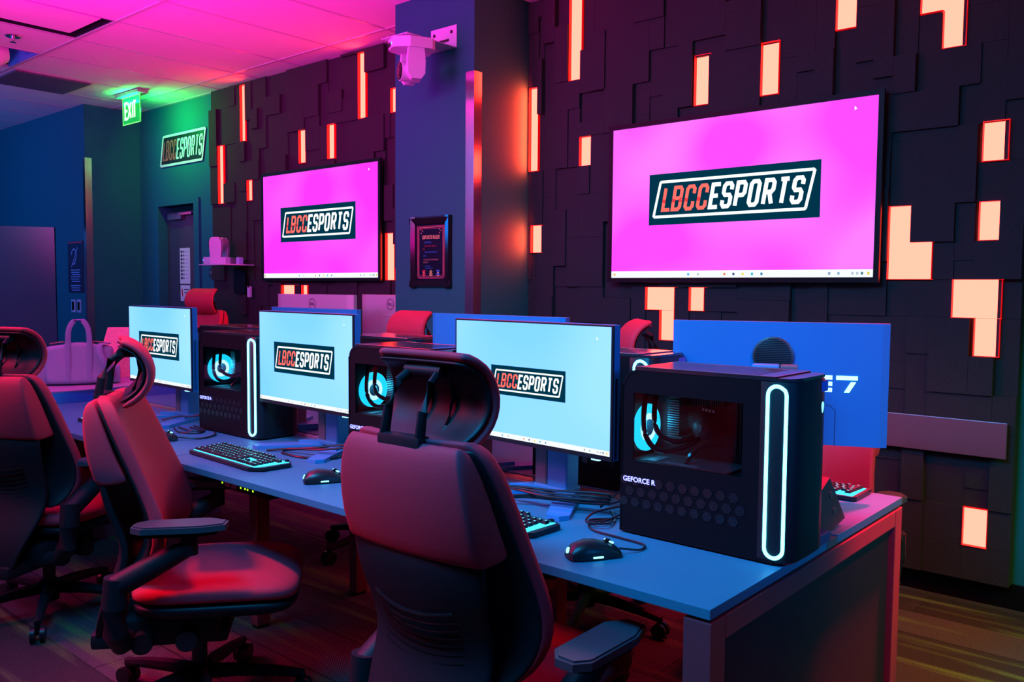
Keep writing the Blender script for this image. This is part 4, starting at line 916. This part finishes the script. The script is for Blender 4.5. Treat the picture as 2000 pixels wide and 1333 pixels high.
# network boxes under the desktop
def netbox(lab, x, leds_):
    t = thing('network_switch', lab, 'network switch', (x, 1.478, DZT-.0212), 0)
    b = MB(); b.box((-.15, 0, -.034), (.15, .06, -.0005), black, bev=.002); b.build('switch_case', t)
    b = MB(); b.box((-.10, -.001, -.028), (-.07, .0, -.010), mat('port_label', (.3, .2, .3), .5)); b.box((-.06, -.001, -.028), (-.03, .0, -.016), mat('port_label', ())); b.build('port_block', t)
    for k, dx in enumerate(leds_):
        b = MB(); b.box((dx-.0028, -.0015, -.022), (dx+.0028, .0, -.0165), emis('green_led', (.45, 1.0, .02), 1.5)); b.build('status_light', t)
netbox('slim network switch with green lights under the desk edge beside the second chair', -2.41, (-.115, -.005, .02, .035, .065))
netbox('slim network switch with one green light under the desk, right of the nearest chair back', -1.33, (.055,))

# ================================================================== CHAIRS
def loftrows(rows, K=11, wrapk=1.0):
    """rows: (z, y, halfwidth, wrap_forward) -> grid of points"""
    return [[(hw*u, y+wr*abs(u)**2.2*wrapk, z) for u in [-1, -.965]+[-1+2*j/(K-1) for j in range(1, K-1)]+[.965, 1]] for z, y, hw, wr in rows]
pad_m = mat('arm_pad', (.03, .045, .06), .42)
def make_chair(lab, pad_out=0.0, pad_rot=0.0, pad_y=0.0):
    t = thing('office_chair', lab, 'chair', (0, 0, 0))
    def part(mb, name, smooth=True, sub=0): 
        o = mb.build(name, t, smooth=smooth, sub=sub); return o
    # backrest cushion
    fr = [(1.006, -.235, .150, .02), (.995, -.222, .175, .024), (.95, -.203, .196, .028), (.86, -.172, .208, .035), (.76, -.137, .216, .045), (.68, -.108, .226, .05), (.62, -.094, .234, .05), (.56, -.096, .232, .045), (.51, -.118, .215, .03), (.485, -.135, .18, .02)]
    A = loftrows(fr); B = loftrows([(z+(.004 if z > 1 else 0), y-.040, hw*1.0, wr) for z, y, hw, wr in fr])
    b = MB(); b.sheet(A, B, uphol); part(b, 'backrest', sub=1)
    A2 = loftrows([(z, y-.0405, hw*.985, wr) for z, y, hw, wr in fr[1:]]); B2 = loftrows([(z, y-.050, hw*.965, wr) for z, y, hw, wr in fr[1:]])
    b = MB(); b.sheet(A2, B2, chair_black); part(b, 'backrest_shell', sub=1)
    # upholstered rear cover at the top
    cr = [(1.0, -.265, .165, .008), (.97, -.255, .180, .014), (.90, -.235, .192, .022), (.82, -.212, .198, .028), (.775, -.19, .198, .03), (.766, -.188, .197, .03)]
    A = loftrows(cr); B = loftrows([(1.002, -.278, .155, .004), (.975, -.298, .172, .012), (.90, -.300, .188, .018), (.82, -.288, .196, .022), (.768, -.272, .194, .024), (.758, -.268, .193, .024)])
    b = MB(); b.sheet(A, B, uphol); part(b, 'back_cover', sub=1)
    # S-shaped rear spine shell
    sr = [(.78, -.252, .190, .03), (.69, -.240, .180, .032), (.62, -.215, .170, .034), (.565, -.196, .168, .034), (.50, -.205, .170, .034), (.43, -.235, .158, .028), (.36, -.262, .130, .02), (.30, -.272, .108, .012), (.262, -.272, .095, .008)]
    A = loftrows(sr); B = loftrows([(z, y-.02, hw*1.02, wr) for z, y, hw, wr in sr])
    b = MB(); b.sheet(A, B, chair_black); part(b, 'back_spine', sub=1)
    b = MB()
    for k in range(7):
        zz = .655-.019*k; yy = -.2465+.0115*k if k < 5 else -.199; yy = {0: -.252, 1: -.244, 2: -.234, 3: -.226, 4: -.220, 5: -.2175, 6: -.2175}[k]
        P = [(.115*u, yy+.034*abs(.115*u/.17)**2.2-.0015, zz-.016*(1-u*u)) for u in [-1+j/5 for j in range(11)]]; b.tube(P, .0035, black_gl, n=6)
    part(b, 'back_slots')
    # arms
    for s in (-1, 1):
        b = MB(); b.tube([(s*.14, -.17, .285), (s*.22, -.18, .30), (s*.262, -.185, .35), (s*.272, -.182, .43), (s*.272, -.175, .515)], [.028, .03, .034, .036, .035], chair_black, n=14)
        b.tube([(s*.272, -.185, .485), (s*.274, -.10, .53), (s*.278, -.01, .580), (s*.282, .025, .598)], [.034, .034, .030, .026], chair_black, n=12); b.cyl((s*.282, .022, .575), (s*.282, .022, .642), .024, chair_black)
        part(b, 'armrest_support')
        T = Matrix.Translation((s*(.285+pad_out), .0+pad_y, 0)) @ Matrix.Rotation(math.radians(pad_rot), 4, 'Z')
        b = MB(); o_ = [(-.046, -.095), (-.02, -.128), (.022, -.13), (.046, -.10), (.050, .06), (.030, .125), (-.012, .13), (-.046, .08)]
        b.prism(o_, .648, .664, pad_m, T=T); b.prism([(x*.9, y*.94) for x, y in o_], .664, .668, pad_m, T=T); b.prism([(x*.82, y*.8) for x, y in o_], .636, .648, black, T=T)
        part(b, 'armrest_pad')
    # seat
    def ring(rx, ry, n=28, p=4.6, cy=.075): return [(math.copysign(abs(math.cos(a))**(2/p), math.cos(a))*rx, cy+math.copysign(abs(math.sin(a))**(2/p), math.sin(a))*ry) for a in [2*PI*k/n for k in range(n)]]
    def loft(levels, mt, nm, drop=0.0):
        b = MB(); n = 28; vs = []
        for rx, ry, z_ in levels: vs += [(x, y, z_-drop*max(0, (y-.15)/.17)**2) for x, y in ring(rx, ry)]
        L_ = len(levels); fs = [(i*n+j, i*n+(j+1) % n, (i+1)*n+(j+1) % n, (i+1)*n+j) for i in range(L_-1) for j in range(n)]+[tuple(range(n-1, -1, -1)), tuple(range((L_-1)*n, L_*n))]
        b.add(vs, fs, mt); return part(b, nm, sub=1)
    loft([(.235, .232, .405), (.25, .247, .415), (.252, .25, .435), (.243, .240, .455), (.19, .19, .463), (.09, .09, .462)], uphol, 'seat_cushion', .02)
    loft([(.15, .16, .345), (.215, .215, .352), (.245, .243, .38), (.249, .247, .404), (.22, .22, .404)], chair_black, 'seat_shell', .015)
    # mechanism
    b = MB(); b.box((-.10, -.30, .235), (.10, .10, .285), chair_black, bev=.015); b.box((-.16, -.20, .26), (.16, .08, .345), chair_black, bev=.02); part(b, 'tilt_mechanism')
    for y in (-.13, -.005):
        b = MB(); b.cyl((.155, y, .285), (.20, y, .285), .031, chair_black, n=24); b.lathe([(.024, 0), (.029, 0), (.029, .002), (.024, .002)], black_sat, n=24, T=Matrix.Translation((.199, y, .285)) @ Matrix.Rotation(PI/2, 4, 'Y')); part(b, 'adjuster_knob')
    # headrest
    arc = [(1.186, -.212), (1.172, -.172), (1.145, -.142), (1.105, -.122), (1.065, -.118), (1.025, -.132), (.99, -.162), (.966, -.205)]
    ws = [.128, .142, .150, .153, .153, .150, .142, .128]
    def hr(off, k=1.0, K=11):
        g_ = []
        for i, (zz, yy) in enumerate(arc):
            a, c2 = arc[max(i-1, 0)], arc[min(i+1, 7)]; dz, dy = c2[0]-a[0], c2[1]-a[1]; L_ = math.hypot(dz, dy); nz, ny = dy/L_, -dz/L_   # towards rear/inside
            sgn = -1 if (ny > 0) else 1
            nz, ny = nz*sgn, ny*sgn
            g_.append([(ws[i]*k*u, yy+ny*off-.012*abs(u)**3, zz+nz*off) for u in [-1+2*j/(K-1) for j in range(K)]])
        return g_
    b = MB(); b.sheet(hr(0), hr(.022), uphol); part(b, 'headrest', sub=1)
    b = MB(); b.sheet(hr(.0225, .95), hr(.032, .93), chair_black); part(b, 'headrest_shell', sub=1)
    b = MB()
    for s in (-1, 1):
        b.tube([(s*.052, -.262, .93), (s*.052, -.272, 1.00), (s*.050, -.262, 1.06), (s*.048, -.235, 1.115), (s*.040, -.205, 1.135)], [.014, .0135, .012, .011, .011], chair_black, n=10, flat=.7)
        b.tube([(s*.035, -.195, 1.165), (s*.035, -.162, 1.13), (s*.035, -.155, 1.08), (s*.035, -.175, 1.02), (s*.035, -.205, .99)], .006, chair_black, n=8)
    b.box((-.062, -.285, .955), (.062, -.250, 1.012), chair_black, bev=.008); b.cyl((-.052, -.205, 1.137), (.052, -.205, 1.137), .013, chair_black, n=14); b.box((-.03, -.21, 1.12), (.03, -.155, 1.155), chair_black, bev=.006)
    part(b, 'headrest_bracket')
    # base
    b = MB(); b.cyl((0, 0, .10), (0, 0, .24), .024, black_sat, n=20); b.cyl((0, 0, .055), (0, 0, .135), .036, black, n=20); part(b, 'gas_lift')
    for k in range(5):
        a = 2*PI*k/5+PI/2; ca, sa = math.cos(a), math.sin(a)
        b = MB(); b.tube([(ca*.025, sa*.025, .105), (ca*.12, sa*.12, .102), (ca*.24, sa*.24, .088), (ca*.325, sa*.325, .072)], [.026, .023, .019, .015], chair_black, n=8, flat=.9)
        part(b, 'base_leg')
        b = MB(); cx, cy = ca*.322, sa*.322; wv = Vector((-sa, ca, 0))
        for s in (-1, 1): c0 = Vector((cx, cy, .0305))+wv*(s*.009); b.cyl(tuple(c0), tuple(c0+wv*(s*.016)), .030, black_sat, n=20)
        b.cyl((cx, cy, .03), (cx, cy, .075), .008, black, n=10); part(b, 'caster')
    return t
def place(src, x, y, deg, lab, dz=0.0, g=None, first=False):
    t = src if first else dup(src, (0, 0, 0), 0, lab, g)
    t.location = (x, y, 0); t.rotation_euler = (0, 0, math.radians(deg)); t['label'] = lab
    if g: t['group'] = g
    if dz:
        for ch in t.children:
            if not ch.name.startswith(('base_leg', 'caster', 'gas_lift')): ch.location.z += dz
            elif ch.name.startswith('gas_lift'): ch.scale = (1, 1, 1+dz/.24) if dz > 0 else (1, 1, 1)
    return t
gC = 'red upholstered office chairs with headrests'
CH = make_chair('x')
chairs = [
    (-1.30, 1.43, 1.5, 'nearest red office chair with black headrest shell, seen from behind at the centre', .03),
    (-2.491, 1.37, -38, 'red office chair turned sideways, its whole seat and one armrest visible', 0),
    (-3.66, 1.36, 26, 'red office chair seen from behind, cut by the left edge of the picture', 0),
    (-6.33, 3.40, 195, 'distant chair with a C-curved red headrest below the shelf camera', .14),
    (-3.29, 2.82, 176, 'chair across the desk, only its red headrest showing left of the column foot', .04),
    (-1.97, 2.76, 134, 'chair across the desk seen side-on, headrest between the nearest monitor and tower', .04),
    (-1.15, 2.86, 180, 'chair across the desk, orange-lit back showing under the blue-backed monitor', 0)]
for i, (x, y, d, lab, dz) in enumerate(chairs[1:]):
    t = place(CH, x, y, d, lab, dz, gC)
    if i == 0:      # its headrest is swivelled towards the desk
        a = math.radians(14); c0, s0 = math.cos(a), math.sin(a); py = -.20
        for ch in t.children:
            if ch.name.startswith(('headrest',)) and not ch.name.startswith('headrest_bracket'): ch.rotation_euler.z = a; ch.location.x += s0*py; ch.location.y += py-c0*py
place(CH, *chairs[0][:4], dz=.03, g=gC, first=True)
for ch in list(CH.children):   # nearest chair: pads swung outward
    if ch.name.startswith('armrest_pad'):
        s = 1 if sum(v.co.x for v in ch.data.vertices) > 0 else -1
        ch.location.x += .06 if s > 0 else .09; ch.location.y -= .05 if s > 0 else 0; ch.location.z -= .06 if s > 0 else .13
    if ch.name.startswith('armrest_support'):
        s = 1 if sum(v.co.x for v in ch.data.vertices) > 0 else -1
        ch.location.z -= .055; ch.location.x += .02 if s > 0 else .05
# ================================================================== SIDE TABLE WITH THE TWO SILVER MONITORS
t = thing('side_table', 'narrow table under the far television carrying the two silver-backed monitors', 'table', (-4.62, 3.56, 0))
b = MB(); b.box((-.62, -.33, .712), (.60, .38, .735), desk_m, bev=.002); b.build('tabletop', t)
for x in (-.57, .52):
    for y in (-.30, .30):
        b = MB(); b.box((x, y, 0), (x+.05, y+.05, .7115), leg_m, bev=.002); b.build('leg', t)
def dell(lab, loc, rz, W, Hh):
    t = thing('flat_monitor', lab, 'monitor', loc, rz); cz = .555-Hh/2; dm = mat('dell_silver', (.55, .52, .56), .35, .35)
    b = MB(); b.prism([(-W/2, -.02), (W/2, -.02), (W/2, .006), (W/2-.05, .02), (-W/2+.05, .02), (-W/2, .006)], cz-Hh/2, cz+Hh/2, dm); b.build('housing', t)
    b = MB(); b.box((-W/2, -.026, cz-Hh/2), (W/2, -.0205, cz+Hh/2), black_sat); b.build('screen_panel', t)
    Tb = Matrix.Translation((0, .0203, cz)) @ Matrix.Rotation(PI, 4, 'Z') @ Matrix.Rotation(PI/2, 4, 'X')
    lm = mat('logo_grey', (.10, .08, .12), .3, .6)
    b = MB(); b.keep = True; ly = Hh/2-.062
    b.strip([(.034*math.cos(a), ly+.034*math.sin(a)) for a in [2*PI*k/28 for k in range(29)]], .004, lm, T=Tb, z=.0008); v, f = text_geo('DELL', .024, 1.0, .0006); b.add([(p[0], p[1]+ly, .0014) for p in v], f, lm, Tb); b.build('rear_logo', t)
    b = MB(); b.box((W/2-.10, Hh/2-.04, .0), (W/2-.02, Hh/2-.012, .0012), mat('asset_label', (.35, .4, .7), .5), T=Tb @ Matrix.Translation((0, 0, -.012))); b.build('asset_label', t)
    b = MB(); b.box((-.04, .02, .02), (.04, .06, cz+.05), dm, bev=.004); b.build('stand_column', t)
    b = MB(); b.box((-.12, -.10, 0), (.12, .10, .012), dm, bev=.004); b.build('stand_base', t)
dell('left silver-backed monitor with a round logo, below the far television', (-4.60, 3.37, .7355), math.radians(180), .81, .36)
dell('right silver-backed monitor, red-lit, partly hidden by the column edge', (-4.26, 3.74, .7355), math.radians(180), .61, .36)
b = MB(); b.box((-.10, -.2, 0), (.10, .2, .33), black, bev=.006); o = b.build('small_tower'); o.location = (-5.13, 3.62, .7355); tag(o, 'small dark tower computer at the left end of the table under the far television', 'computer')
